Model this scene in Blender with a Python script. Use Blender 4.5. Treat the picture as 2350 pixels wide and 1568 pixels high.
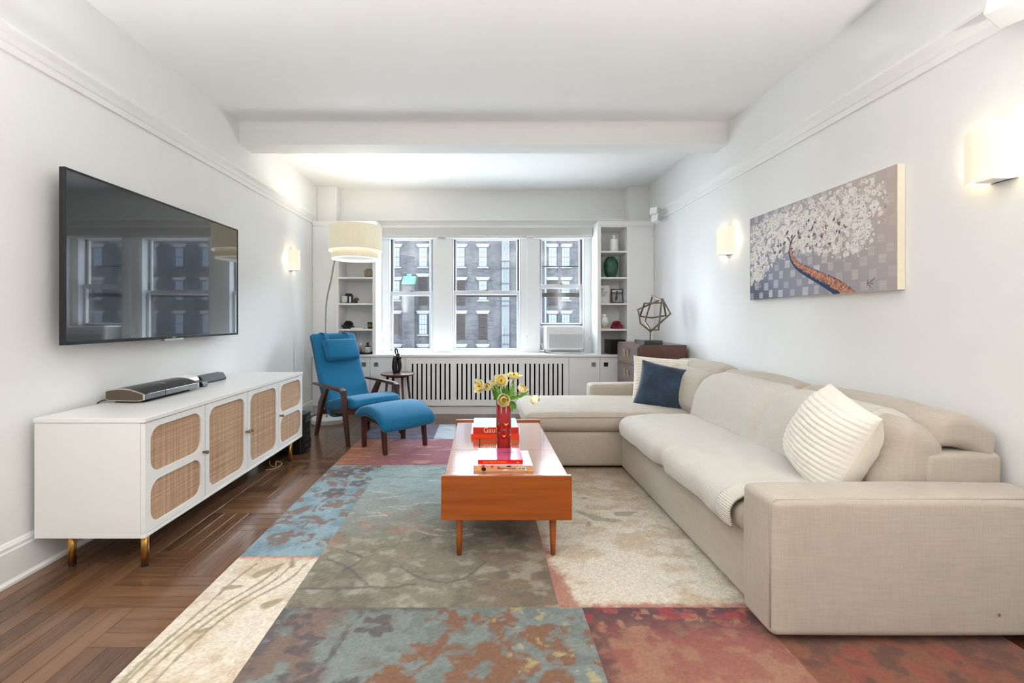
import bpy, bmesh, math, random
import numpy as np
from mathutils import Vector, Matrix, Euler

for _o in list(bpy.data.objects):
    bpy.data.objects.remove(_o)
SC = bpy.context.scene
COL = SC.collection
random.seed(7)
RNG = np.random.default_rng(11)

# ------------------------------------------------------------------ camera, world, exposure
FPX, CX, CY, EYE = 1020.0, 1108.0, 733.0, 1.2          # focal length in pixels of a 2350 x 1568 frame
cam_d = bpy.data.cameras.new('camera')
cam_d.sensor_width = 36.0
cam_d.lens = FPX / 2350.0 * 36.0
cam_d.shift_x = (1175.0 - CX) / 2350.0
cam_d.shift_y = (CY - 784.0) / 2350.0
cam_d.clip_start = 0.05
cam_d.clip_end = 400
cam = bpy.data.objects.new('camera', cam_d)
cam.location = (0, 0, EYE)
cam.rotation_euler = (math.pi / 2, 0, 0)
COL.objects.link(cam)
SC.camera = cam

world = bpy.data.worlds.new('overcast_sky')
SC.world = world
world.use_nodes = True
_bg = world.node_tree.nodes['Background']
_bg.inputs[0].default_value = (0.80, 0.91, 1.0, 1)
_bg.inputs[1].default_value = 19.0

SC.view_settings.view_transform = 'Standard'
SC.view_settings.look = 'None'
SC.view_settings.exposure = 0.56
SC.view_settings.gamma = 1.0
SC.view_settings.use_curve_mapping = False

FILL_LAMP = 82.0         # watts of each unseen fill lamp added beside the camera
SCONCE_W = 0.6
LAMP_W = 7.0


def X(px, y):
    return (px - CX) * y / FPX


def Z(py, y):
    return EYE - (py - CY) * y / FPX


# ------------------------------------------------------------------ object helpers
MW = {}


def empty(name, loc=(0, 0, 0), rotz=0.0, parent=None, rot=None):
    o = bpy.data.objects.new(name, None)
    o.empty_display_size = 0.1
    o.location = loc
    o.rotation_euler = rot if rot else (0, 0, rotz)
    COL.objects.link(o)
    m = Matrix.Translation(loc) @ o.rotation_euler.to_matrix().to_4x4()
    if parent:
        o.parent = parent
        m = MW[parent.name] @ m
    MW[o.name] = m
    return o


def tag(o, label=None, cat=None, group=None, kind=None):
    if label:
        o['label'] = label
    if cat:
        o['category'] = cat
    if group:
        o['group'] = group
    if kind:
        o['kind'] = kind
    return o


def thing(name, label, cat, loc=(0, 0, 0), rotz=0.0, group=None, rot=None):
    return tag(empty(name, loc, rotz, rot=rot), label, cat, group)


def add(name, geo, mat, parent=None, world=True, smooth=False, bevel=0.0, bseg=2, subsurf=0, solid=0.0, uv=None, autos=None):
    """geo = (verts, faces); world coordinates unless world=False (then local to parent)."""
    v, f = geo
    v = np.asarray(v, dtype=float).reshape(-1, 3)
    if parent is not None and world:
        mi = np.array(MW[parent.name].inverted())
        v = v @ mi[:3, :3].T + mi[:3, 3]
    me = bpy.data.meshes.new(name)
    me.from_pydata(v.tolist(), [], [list(map(int, q)) for q in f])
    me.update()
    if not solid and len(v) < 20000:
        bm = bmesh.new()
        bm.from_mesh(me)
        bmesh.ops.recalc_face_normals(bm, faces=bm.faces)
        bm.to_mesh(me)
        bm.free()
    if mat is not None:
        for m in (mat if isinstance(mat, (list, tuple)) else [mat]):
            me.materials.append(m)
    if smooth:
        me.polygons.foreach_set('use_smooth', [True] * len(me.polygons))
    if uv is not None:
        l = me.uv_layers.new(name='UVMap')
        li = np.zeros(len(me.loops), dtype=np.int32)
        me.loops.foreach_get('vertex_index', li)
        l.data.foreach_set('uv', np.asarray(uv, dtype=np.float32)[li].ravel())
    o = bpy.data.objects.new(name, me)
    COL.objects.link(o)
    if parent is not None:
        o.parent = parent
        MW[o.name] = MW[parent.name].copy()
    else:
        MW[o.name] = Matrix.Identity(4)
    if solid:
        m = o.modifiers.new('solid', 'SOLIDIFY')
        m.thickness = solid
        m.offset = -1
    if bevel:
        m = o.modifiers.new('bevel', 'BEVEL')
        m.width = bevel
        m.segments = bseg
        m.limit_method = 'ANGLE'
        m.angle_limit = math.radians(40)
    if subsurf:
        m = o.modifiers.new('sub', 'SUBSURF')
        m.levels = subsurf
        m.render_levels = subsurf
    return o


def join(*geos):
    V, Fc, n = [], [], 0
    for v, f in geos:
        v = np.asarray(v, dtype=float).reshape(-1, 3)
        V.append(v)
        Fc += [[i + n for i in q] for q in f]
        n += len(v)
    return np.vstack(V), Fc


def box(x0, x1, y0, y1, z0, z1):
    v = [(x0, y0, z0), (x1, y0, z0), (x1, y1, z0), (x0, y1, z0), (x0, y0, z1), (x1, y0, z1), (x1, y1, z1), (x0, y1, z1)]
    f = [(0, 3, 2, 1), (4, 5, 6, 7), (0, 1, 5, 4), (1, 2, 6, 5), (2, 3, 7, 6), (3, 0, 4, 7)]
    return v, f


def xform(geo, loc=(0, 0, 0), rot=(0, 0, 0), scale=(1, 1, 1)):
    m = np.array(Euler(rot).to_matrix())
    v = np.asarray(geo[0], dtype=float) * np.asarray(scale)
    return v @ m.T + np.asarray(loc), geo[1]


def prism(poly, axis, t0, t1):
    """extrude a closed 2-D polygon. axis 'x': poly=(y,z); 'y': poly=(x,z); 'z': poly=(x,y)"""
    n = len(poly)

    def p3(a, b, t):
        return {'x': (t, a, b), 'y': (a, t, b), 'z': (a, b, t)}[axis]
    v = [p3(a, b, t0) for a, b in poly] + [p3(a, b, t1) for a, b in poly]
    f = [list(range(n)), list(range(2 * n - 1, n - 1, -1))]
    for i in range(n):
        j = (i + 1) % n
        f.append([i, i + n, j + n, j])
    return v, f


def lathe(prof, n=24, loc=(0, 0, 0), cap=True):
    v, f = [], []
    for r, z in prof:
        for i in range(n):
            a = 2 * math.pi * i / n
            v.append((loc[0] + r * math.cos(a), loc[1] + r * math.sin(a), loc[2] + z))
    m = len(prof)
    for k in range(m - 1):
        for i in range(n):
            j = (i + 1) % n
            f.append((k * n + i, k * n + j, (k + 1) * n + j, (k + 1) * n + i))
    if cap:
        f.append(tuple(range(n - 1, -1, -1)))
        f.append(tuple((m - 1) * n + i for i in range(n)))
    return v, f


def tube(pts, rad, n=8, closed=False, caps=True, squash=1.0, roll=0.0):
    P = [Vector(p) for p in pts]
    m = len(P)
    R = [float(q) for q in rad] if isinstance(rad, (list, tuple)) else [float(rad)] * m
    R = R + [R[-1]] * (m - len(R))
    tang = []
    for i in range(m):
        if closed:
            t = P[(i + 1) % m] - P[i - 1]
        else:
            t = P[min(i + 1, m - 1)] - P[max(i - 1, 0)]
        tang.append(t.normalized())
    up = Vector((0, 0, 1)) if abs(tang[0].z) < 0.9 else Vector((1, 0, 0))
    nrm = (up - tang[0] * up.dot(tang[0])).normalized()
    v, f = [], []
    for i in range(m):
        nrm = (nrm - tang[i] * nrm.dot(tang[i])).normalized()
        b = tang[i].cross(nrm)
        sc = 1.0
        if 0 < i < m - 1 and n == 4:
            c = (P[i] - P[i - 1]).normalized().dot((P[i + 1] - P[i]).normalized())
            sc = 1.0 / max(0.6, math.sqrt(max(0.05, (1 + c) / 2)))
        for k in range(n):
            a = 2 * math.pi * (k + 0.5) / n + roll
            v.append(P[i] + R[i] * sc * (math.cos(a) * nrm + squash * math.sin(a) * b))
    for i in range(m if closed else m - 1):
        i2 = (i + 1) % m
        for k in range(n):
            k2 = (k + 1) % n
            f.append((i * n + k, i2 * n + k, i2 * n + k2, i * n + k2)[::-1])
    if caps and not closed:
        f.append(tuple(range(n)))
        f.append(tuple((m - 1) * n + k for k in range(n - 1, -1, -1)))
    return [tuple(p) for p in v], f


def smooth_path(pts, sub=6):
    """Catmull-Rom through pts"""
    P = [np.array(p, float) for p in pts]
    P = [2 * P[0] - P[1]] + P + [2 * P[-1] - P[-2]]
    out = []
    for i in range(1, len(P) - 2):
        for k in range(sub):
            t = k / sub
            a, b, c, d = P[i - 1], P[i], P[i + 1], P[i + 2]
            out.append(0.5 * ((2 * b) + (-a + c) * t + (2 * a - 5 * b + 4 * c - d) * t * t + (-a + 3 * b - 3 * c + d) * t ** 3))
    out.append(P[-2])
    return [tuple(p) for p in out]


def rbox(sx, sy, sz, r, core=(6, 6, 6), k=3, deform=None, loc=(0, 0, 0)):
    """rounded box centred on the origin, edges of radius r, grid dense enough to be deformed"""
    def axis(s, m):
        h = s / 2 - r
        mid = list(np.linspace(-h, h, m + 1))
        e = [r * math.tan(math.radians(45) * (i + 1) / k) for i in range(k)]
        return [-h - q for q in e[::-1]] + mid + [h + q for q in e]
    A = [axis(sx, core[0]), axis(sy, core[1]), axis(sz, core[2])]
    S = (sx, sy, sz)
    idx, V, Fc = {}, [], []

    def vid(p):
        key = tuple(round(c, 6) for c in p)
        if key not in idx:
            idx[key] = len(V)
            V.append(p)
        return idx[key]
    for ax in range(3):
        a, b = [(1, 2), (2, 0), (0, 1)][ax]
        for sg in (-1, 1):
            for i in range(len(A[a]) - 1):
                for j in range(len(A[b]) - 1):
                    q = []
                    for (ii, jj) in ((i, j), (i + 1, j), (i + 1, j + 1), (i, j + 1)):
                        p = [0, 0, 0]
                        p[ax] = sg * S[ax] / 2
                        p[a] = A[a][ii]
                        p[b] = A[b][jj]
                        q.append(vid(tuple(p)))
                    Fc.append(q if sg > 0 else q[::-1])
    V = np.array(V)
    h = np.array(S) / 2 - r
    q = np.clip(V, -h, h)
    d = V - q
    L = np.linalg.norm(d, axis=1, keepdims=True)
    V = q + d / np.maximum(L, 1e-9) * r
    if deform is not None:
        V = deform(V)
    return V + np.asarray(loc), Fc


def grid_faces(nu, nv, wrap_u=False):
    f = []
    for i in range(nu - (0 if wrap_u else 1)):
        for j in range(nv - 1):
            a = i * nv + j
            b = ((i + 1) % nu) * nv + j
            f.append((a, b, b + 1, a + 1))
    return f


def text(name, body, size, loc, rot, mat, parent, extrude=0.0004, align='LEFT'):
    c = bpy.data.curves.new(name, 'FONT')
    c.body = body
    c.size = size
    c.extrude = extrude
    c.align_x = align
    tmp = bpy.data.objects.new(name, c)
    COL.objects.link(tmp)
    dg = bpy.context.evaluated_depsgraph_get()
    me = bpy.data.meshes.new_from_object(tmp.evaluated_get(dg))
    bpy.data.objects.remove(tmp)
    bpy.data.curves.remove(c)
    me.name = name
    me.materials.clear()
    me.materials.append(mat)
    o = bpy.data.objects.new(name, me)
    COL.objects.link(o)
    mt = Matrix.Translation(loc) @ Euler(rot).to_matrix().to_4x4()
    if parent:
        o.parent = parent
        mt = MW[parent.name].inverted() @ mt
    o.location = mt.to_translation()
    o.rotation_euler = mt.to_euler()
    return o


# ------------------------------------------------------------------ value noise in numpy
def vnoise(x, y, seed=0):
    x = np.asarray(x, float)
    y = np.asarray(y, float)
    xi = np.floor(x).astype(np.int64)
    yi = np.floor(y).astype(np.int64)
    xf = x - xi
    yf = y - yi
    u = xf * xf * (3 - 2 * xf)
    w = yf * yf * (3 - 2 * yf)

    def h(a, b):
        n = (a * 374761393 + b * 668265263 + seed * 1442695041) & 0x7fffffff
        n = ((n ^ (n >> 13)) * 1274126177) & 0x7fffffff
        return ((n ^ (n >> 16)) & 0xffff) / 65535.0
    return (h(xi, yi) * (1 - u) + h(xi + 1, yi) * u) * (1 - w) + (h(xi, yi + 1) * (1 - u) + h(xi + 1, yi + 1) * u) * w


def fbm(x, y, seed=0, oct=4):
    s, a, t = 0, 0.5, 0
    for k in range(oct):
        s = s + a * vnoise(x * 2 ** k, y * 2 ** k, seed + k * 17)
        t += a
        a *= 0.5
    return s / t


def lin(c):
    c = np.asarray(c, float) / 255.0
    return np.where(c <= 0.04045, c / 12.92, ((c + 0.055) / 1.055) ** 2.4)


def rgb(r, g, b):
    return tuple(float(q) for q in lin((r, g, b)))


# ------------------------------------------------------------------ materials
def newmat(name):
    m = bpy.data.materials.new(name)
    m.use_nodes = True
    nt = m.node_tree
    return m, nt, nt.nodes['Principled BSDF']


def node(nt, typ, **kw):
    n = nt.nodes.new(typ)
    for k, v in kw.items():
        setattr(n, k, v)
    return n


def coords(nt, scale=(1, 1, 1), kind='Object', rot=(0, 0, 0)):
    tc = node(nt, 'ShaderNodeTexCoord')
    mp = node(nt, 'ShaderNodeMapping')
    mp.inputs['Scale'].default_value = scale
    mp.inputs['Rotation'].default_value = rot
    nt.links.new(tc.outputs[kind], mp.inputs['Vector'])
    return mp.outputs['Vector']


def noise_tex(nt, vec, scale, detail=4, rough=0.55, distort=0.0):
    n = node(nt, 'ShaderNodeTexNoise')
    n.inputs['Scale'].default_value = scale
    n.inputs['Detail'].default_value = detail
    n.inputs['Roughness'].default_value = rough
    n.inputs['Distortion'].default_value = distort
    nt.links.new(vec, n.inputs['Vector'])
    return n.outputs['Fac']


def ramp(nt, fac, stops):
    r = node(nt, 'ShaderNodeValToRGB')
    el = r.color_ramp.elements
    while len(el) > 1:
        el.remove(el[-1])
    el[0].position = stops[0][0]
    el[0].color = (*stops[0][1], 1)
    for p, c in stops[1:]:
        e = el.new(p)
        e.color = (*c, 1)
    nt.links.new(fac, r.inputs['Fac'])
    return r.outputs['Color']


def bump(nt, bsdf, height, strength=0.3, dist=0.002):
    b = node(nt, 'ShaderNodeBump')
    b.inputs['Strength'].default_value = strength
    b.inputs['Distance'].default_value = dist
    nt.links.new(height, b.inputs['Height'])
    nt.links.new(b.outputs['Normal'], bsdf.inputs['Normal'])
    return b


def math_n(nt, op, a, b=None):
    n = node(nt, 'ShaderNodeMath', operation=op)
    for i, q in enumerate((a, b)):
        if q is None:
            continue
        if isinstance(q, (int, float)):
            n.inputs[i].default_value = q
        else:
            nt.links.new(q, n.inputs[i])
    return n.outputs[0]


def plain(name, col, rough=0.5, metal=0.0, var=0.04, scale=6.0, stretch=(1, 1, 1), bmp=0.0, bscale=200.0, bdist=0.001, coat=0.0, trans=0.0, ior=1.45, spec=0.5, emit=None, estr=0.0, sheen=0.0, alpha=1.0):
    m, nt, p = newmat(name)
    c = np.array(col)
    if var > 0:
        fac = noise_tex(nt, coords(nt, stretch), scale)
        nt.links.new(ramp(nt, fac, [(0.25, tuple(np.clip(c * (1 - var), 0, 1))), (0.75, tuple(np.clip(c * (1 + var), 0, 1)))]), p.inputs['Base Color'])
    else:
        p.inputs['Base Color'].default_value = (*c, 1)
    p.inputs['Roughness'].default_value = rough
    p.inputs['Metallic'].default_value = metal
    p.inputs['Specular IOR Level'].default_value = spec
    p.inputs['IOR'].default_value = ior
    if coat:
        p.inputs['Coat Weight'].default_value = coat
        p.inputs['Coat Roughness'].default_value = 0.08
    if trans:
        p.inputs['Transmission Weight'].default_value = trans
    if sheen:
        p.inputs['Sheen Weight'].default_value = sheen
        p.inputs['Sheen Roughness'].default_value = 0.4
    if emit:
        p.inputs['Emission Color'].default_value = (*emit, 1)
        p.inputs['Emission Strength'].default_value = estr
    if alpha < 1:
        p.inputs['Alpha'].default_value = alpha
    if bmp:
        bump(nt, p, noise_tex(nt, coords(nt, stretch), bscale, 3), bmp, bdist)
    return m


def wood(name, c0, c1, rough=0.35, axis=1, grain=14.0, coat=0.0, per_object=False, bmp=0.08, spec=0.5, fig=2.0):
    m, nt, p = newmat(name)
    st = [grain, grain, grain]
    st[axis] = grain * 0.06
    vec = coords(nt, tuple(st))
    if per_object:
        oi = node(nt, 'ShaderNodeObjectInfo')
        ad = node(nt, 'ShaderNodeVectorMath', operation='ADD')
        sc = node(nt, 'ShaderNodeVectorMath', operation='SCALE')
        cb = node(nt, 'ShaderNodeCombineXYZ')
        for i in range(3):
            nt.links.new(oi.outputs['Random'], cb.inputs[i])
        nt.links.new(cb.outputs[0], sc.inputs[0])
        sc.inputs['Scale'].default_value = 60.0
        nt.links.new(vec, ad.inputs[0])
        nt.links.new(sc.outputs[0], ad.inputs[1])
        vec = ad.outputs[0]
    big = noise_tex(nt, vec, 0.35, 3, 0.5, fig)
    fine = noise_tex(nt, vec, 2.6, 5, 0.65, 0.6)
    mix = math_n(nt, 'ADD', math_n(nt, 'MULTIPLY', big, 0.55), math_n(nt, 'MULTIPLY', fine, 0.45))
    if per_object:
        mix = math_n(nt, 'ADD', mix, math_n(nt, 'MULTIPLY', math_n(nt, 'SUBTRACT', oi.outputs['Random'], 0.5), 0.30))
    mid = tuple((np.array(c0) + np.array(c1)) / 2)
    nt.links.new(ramp(nt, mix, [(0.22, c0), (0.5, mid), (0.78, c1)]), p.inputs['Base Color'])
    p.inputs['Roughness'].default_value = rough
    p.inputs['Specular IOR Level'].default_value = spec
    if coat:
        p.inputs['Coat Weight'].default_value = coat
        p.inputs['Coat Roughness'].default_value = 0.05
        p.inputs['Coat IOR'].default_value = 1.6
    if bmp:
        bump(nt, p, fine, bmp, 0.002)
    return m


def fabric(name, col, var=0.07, weave=900.0, bmp=0.25, rough=0.9, sheen=0.25, slub=True, dist=0.0012, wrinkle=0.0):
    m, nt, p = newmat(name)
    c = np.array(col)
    v1 = coords(nt, (weave, weave, weave * 0.08))
    v2 = coords(nt, (weave * 0.08, weave * 0.08, weave))
    n1 = noise_tex(nt, v1, 0.25, 2)
    n2 = noise_tex(nt, v2, 0.25, 2)
    mixf = math_n(nt, 'MULTIPLY', math_n(nt, 'ADD', n1, n2), 0.5)
    big = noise_tex(nt, coords(nt), 5.0, 3)
    tot = math_n(nt, 'ADD', math_n(nt, 'MULTIPLY', mixf, 0.7), math_n(nt, 'MULTIPLY', big, 0.3))
    nt.links.new(ramp(nt, tot, [(0.3, tuple(np.clip(c * (1 - var), 0, 1))), (0.7, tuple(np.clip(c * (1 + var), 0, 1)))]), p.inputs['Base Color'])
    p.inputs['Roughness'].default_value = rough
    p.inputs['Specular IOR Level'].default_value = 0.2
    p.inputs['Sheen Weight'].default_value = sheen
    h = mixf
    if wrinkle:
        h = math_n(nt, 'ADD', mixf, math_n(nt, 'MULTIPLY', noise_tex(nt, coords(nt, (1, 1, 1)), 9.0, 2, 0.5, 1.5), wrinkle))
    bump(nt, p, h, bmp, dist)
    return m


def knit(name, col, fu, fv, var=0.12, bmp=0.6, dist=0.004):
    """waffle knit on the UV map (metres)"""
    m, nt, p = newmat(name)
    c = np.array(col)
    tc = node(nt, 'ShaderNodeTexCoord')
    sp = node(nt, 'ShaderNodeSeparateXYZ')
    nt.links.new(tc.outputs['UV'], sp.inputs[0])
    su = math_n(nt, 'ABSOLUTE', math_n(nt, 'SINE', math_n(nt, 'MULTIPLY', sp.outputs[0], fu * math.pi)))
    sv = math_n(nt, 'ABSOLUTE', math_n(nt, 'SINE', math_n(nt, 'MULTIPLY', sp.outputs[1], fv * math.pi)))
    h = math_n(nt, 'MULTIPLY', su, sv) if fu and fv else (su if fu else sv)
    nt.links.new(ramp(nt, h, [(0.0, tuple(c * (1 - var))), (0.8, tuple(np.clip(c * (1 + var * 0.5), 0, 1)))]), p.inputs['Base Color'])
    p.inputs['Roughness'].default_value = 0.95
    p.inputs['Specular IOR Level'].default_value = 0.15
    p.inputs['Sheen Weight'].default_value = 0.3
    bump(nt, p, h, bmp, dist)
    return m


def vcol(name, rough=0.95, bmp=0.0, bscale=400.0, dist=0.003, var=0.12, spec=0.15, sheen=0.2, vscale=260.0, stretch=(1, 1, 1)):
    """colour from the mesh attribute 'Col' (the print or pile pattern), with fibre noise"""
    m, nt, p = newmat(name)
    at = node(nt, 'ShaderNodeAttribute', attribute_name='Col')
    nz = noise_tex(nt, coords(nt, stretch), vscale, 4, 0.75)
    mul = math_n(nt, 'ADD', math_n(nt, 'MULTIPLY', nz, 2 * var), 1 - var)
    mx = node(nt, 'ShaderNodeVectorMath', operation='SCALE')
    nt.links.new(at.outputs['Color'], mx.inputs[0])
    nt.links.new(mul, mx.inputs['Scale'])
    nt.links.new(mx.outputs[0], p.inputs['Base Color'])
    p.inputs['Roughness'].default_value = rough
    p.inputs['Specular IOR Level'].default_value = spec
    p.inputs['Sheen Weight'].default_value = sheen
    if bmp:
        bump(nt, p, noise_tex(nt, coords(nt), bscale, 3, 0.7), bmp, dist)
    return m


def pane_glass(name, tint=(0.97, 0.985, 0.99), base=0.03):
    m = bpy.data.materials.new(name)
    m.use_nodes = True
    nt = m.node_tree
    nt.nodes.clear()
    out = node(nt, 'ShaderNodeOutputMaterial')
    tr = node(nt, 'ShaderNodeBsdfTransparent')
    tr.inputs[0].default_value = (*tint, 1)
    gl = node(nt, 'ShaderNodeBsdfGlossy')
    gl.inputs['Roughness'].default_value = 0.02
    gl.inputs[0].default_value = (1, 1, 1, 1)
    lw = node(nt, 'ShaderNodeLayerWeight')
    lw.inputs[0].default_value = 0.5
    f = math_n(nt, 'ADD', math_n(nt, 'MULTIPLY', math_n(nt, 'POWER', lw.outputs['Facing'], 5.0), 0.6), base)
    # fine streaks so that the pane is never a perfectly uniform sheet
    f = math_n(nt, 'MULTIPLY', f, math_n(nt, 'ADD', math_n(nt, 'MULTIPLY', noise_tex(nt, coords(nt), 3.0), 0.2), 0.9))
    mx = node(nt, 'ShaderNodeMixShader')
    nt.links.new(f, mx.inputs[0])
    nt.links.new(tr.outputs[0], mx.inputs[1])
    nt.links.new(gl.outputs[0], mx.inputs[2])
    nt.links.new(mx.outputs[0], out.inputs[0])
    return m


def set_col(o, cols):
    a = o.data.color_attributes.new('Col', 'FLOAT_COLOR', 'POINT')
    c = np.ones((len(cols), 4), dtype=np.float32)
    c[:, :3] = cols
    a.data.foreach_set('color', c.ravel())


SC.cycles.use_adaptive_sampling = True
SC.cycles.adaptive_threshold = 0.03
SC.cycles.max_bounces = 8
SC.cycles.diffuse_bounces = 5
SC.cycles.glossy_bounces = 3
SC.cycles.transmission_bounces = 4
SC.cycles.transparent_max_bounces = 10
SC.cycles.caustics_reflective = False
SC.cycles.caustics_refractive = False

M = {}
M['wall'] = plain('wall_paint', rgb(235, 235, 234), 0.55, var=0.008, scale=2.0, bmp=0.03, bscale=60)
M['ceil'] = plain('ceiling_paint', rgb(245, 245, 244), 0.7, var=0.006, scale=2.0)
M['trim'] = plain('trim_paint', rgb(237, 237, 236), 0.35, var=0.008, scale=3.0)
M['cab'] = plain('cabinet_paint', rgb(240, 240, 240), 0.4, var=0.01, scale=3.0)
M['shade_fab'] = plain('blind_fabric', rgb(205, 203, 199), 0.8, var=0.02, scale=40, bmp=0.1, bscale=500)
M['sash'] = plain('sash_paint', rgb(198, 199, 201), 0.35, var=0.015, scale=5)
M['track'] = plain('dark_window_track', rgb(62, 63, 66), 0.5, var=0.1)
M['storm'] = plain('storm_frame', rgb(66, 56, 48), 0.5, var=0.12)
M['glass'] = pane_glass('window_glass')
M['black_in'] = plain('dark_interior', rgb(22, 22, 22), 0.8, var=0.1)
M['lacquer'] = plain('white_lacquer', rgb(231, 230, 228), 0.28, var=0.008, scale=2.0, coat=0.15)
M['brass'] = plain('brushed_brass', rgb(196, 152, 84), 0.28, 1.0, var=0.06, scale=30, stretch=(1, 1, 0.1))
M['oldbrass'] = plain('aged_brass', rgb(150, 128, 92), 0.35, 1.0, var=0.12, scale=40)
M['steel'] = plain('brushed_steel', rgb(165, 163, 160), 0.3, 1.0, var=0.05, scale=30, stretch=(1, 1, 0.1))
M['black_pl'] = plain('black_plastic', rgb(26, 27, 30), 0.35, var=0.08, scale=12)
M['black_rub'] = plain('black_rubber', rgb(18, 18, 18), 0.7, var=0.1)
M['screen'] = plain('screen_glass', rgb(16, 20, 28), 0.02, var=0.0, spec=1.0, coat=1.0)
M['white_pl'] = plain('white_plastic', rgb(238, 239, 240), 0.35, var=0.008)
M['grey_pl'] = plain('grey_plastic', rgb(190, 191, 193), 0.45, var=0.03)
M['blue'] = fabric('blue_wool', rgb(26, 106, 146), 0.10, 700, 0.25, 0.85, 0.15)
M['walnut'] = wood('dark_walnut', rgb(42, 24, 18), rgb(92, 54, 38), 0.35, axis=2, grain=18)
M['walnut_y'] = wood('dark_walnut_arm', rgb(46, 28, 22), rgb(98, 60, 44), 0.32, axis=1, grain=18)
M['teak'] = wood('teak_panel', rgb(120, 54, 10), rgb(170, 88, 28), 0.32, axis=0, grain=16, coat=0.25, fig=3.0)
M['teak_leg'] = wood('teak_leg', rgb(138, 66, 16), rgb(182, 98, 36), 0.35, axis=2, grain=18)
M['teak_top'] = wood('teak_top', rgb(150, 86, 48), rgb(182, 118, 76), 0.14, axis=1, grain=14, coat=1.0, bmp=0.0)
M['mahog'] = wood('mahogany', rgb(62, 34, 28), rgb(104, 62, 50), 0.3, axis=2, grain=8, coat=0.2)
M['mahog_f'] = wood('mahogany_front', rgb(66, 50, 44), rgb(98, 78, 70), 0.28, axis=1, grain=10, coat=0.3)
M['linen'] = fabric('beige_linen', rgb(178, 168, 154), 0.12, 620, 0.35, 0.92, 0.2, wrinkle=0.8, dist=0.0018)
M['cream_cov'] = fabric('cream_cotton', rgb(232, 224, 208), 0.05, 700, 0.25, 0.92, 0.2, wrinkle=0.8, dist=0.0018)
M['boucle'] = fabric('white_boucle', rgb(228, 222, 212), 0.06, 300, 0.6, 0.97, 0.3, dist=0.003)
M['velvet'] = plain('blue_velvet', rgb(26, 48, 70), 0.7, var=0.6, scale=9.0, sheen=0.8, bmp=0.25, bscale=14, bdist=0.02)
M['throw'] = knit('knit_throw', rgb(208, 202, 193), 130, 130)
M['rib'] = knit('knit_rib', rgb(210, 204, 195), 0, 120, bmp=0.7)
M['gold_t'] = plain('gold_backing', rgb(205, 160, 105), 0.9, var=0.08)
M['white_gl'] = plain('white_glaze', rgb(238, 238, 236), 0.3, var=0.01)
M['green_gl'] = plain('green_glass', rgb(18, 74, 44), 0.12, var=0.2, scale=30, coat=0.3)
M['red_gl'] = plain('red_glass', rgb(152, 4, 16), 0.08, var=0.12, scale=10, stretch=(8, 8, 0.5), coat=0.6)
M['stone'] = plain('white_stone', rgb(236, 235, 231), 0.25, var=0.04, scale=8)
M['bronze'] = plain('dark_bronze', rgb(44, 44, 48), 0.28, 0.6, var=0.2, scale=25, coat=0.2)
M['bar_metal'] = plain('bronze_bar', rgb(112, 100, 86), 0.4, 0.75, var=0.15, scale=20)
M['petal'] = plain('tulip_petal', rgb(252, 246, 206), 0.6, var=0.06, scale=40, sheen=0.2)
M['petal_in'] = plain('tulip_inner_petal', rgb(246, 228, 138), 0.6, var=0.08, scale=40)
M['stamen'] = plain('tulip_stamen', rgb(176, 112, 40), 0.7, var=0.1)
M['leaf'] = plain('tulip_leaf', rgb(86, 140, 44), 0.45, var=0.2, scale=12, stretch=(6, 6, 1))
M['stem'] = plain('tulip_stem', rgb(142, 176, 62), 0.5, var=0.12, scale=20)

# ================================================================== THE ROOM
XL, XR, ZC, YB, YR = -2.15, 2.16, 2.93, 5.95, -3.4
YC = 5.60                                   # front plane of the built-in cabinets


def struct(name, geo, mat, parent=None, **kw):
    o = add(name, geo, mat, parent, **kw)
    if parent is None:
        o['kind'] = 'structure'
    return o


struct('wall_left', box(XL - 0.15, XL, YR - 0.15, YB + 0.2, -0.05, ZC), M['wall'])
struct('wall_right', box(XR, XR + 0.15, YR - 0.15, YB + 0.2, -0.05, ZC), M['wall'])
struct('wall_front', box(XL, XR, YR - 0.15, YR, -0.05, ZC), M['wall'])
struct('ceiling', box(XL - 0.15, XR + 0.15, YR - 0.15, YB + 0.2, ZC, ZC + 0.15), M['ceil'])

# window wall: three openings
WIN = [(-1.26, -0.665), (-0.405, 0.505), (0.76, 1.362)]
WZ0, WZ1 = 0.755, 2.30
pieces = [box(XL, XR, YB, YB + 0.2, -0.05, WZ0), box(XL, XR, YB, YB + 0.2, WZ1, ZC)]
edges = [XL] + [q for w in WIN for q in w] + [XR]
for i in range(0, len(edges), 2):
    pieces.append(box(edges[i], edges[i + 1], YB, YB + 0.2, WZ0, WZ1))
struct('wall_back', join(*pieces), M['wall'])

# dropped beam with a coved junction to the ceiling
prof = [(3.93, 2.745)]
prof += [(3.93 - 0.06 * (1 - math.cos(t)), ZC - 0.06 * (1 - math.sin(t))) for t in np.linspace(0.25, math.pi / 2, 6)]
prof += [(4.14, ZC), (4.14, 2.745)]
struct('ceiling_beam', prism(prof, 'x', XL, XR), M['ceil'])

# picture rails
rail = [(0, 2.405), (0.012, 2.405), (0.014, 2.440), (0.020, 2.446), (0.024, 2.456), (0.030, 2.470), (0.044, 2.488), (0.050, 2.496), (0.050, 2.512), (0.040, 2.520), (0, 2.522)]
struct('trim_1', prism([(XL + d, z) for d, z in rail], 'y', YR, 5.62), M['trim'])
struct('trim_2', prism([(XR - d, z) for d, z in rail], 'y', YR, 5.62), M['trim'])
struct('trim_3', prism([(YB - d * 1.2, z + 0.015) for d, z in rail], 'x', -1.90, 1.90), M['trim'])
# moulded board over the window blinds
struct('trim_6', box(-1.35, 1.449, YB - 0.03, YB, 2.40, 2.425), M['trim'], bevel=0.004)
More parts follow.
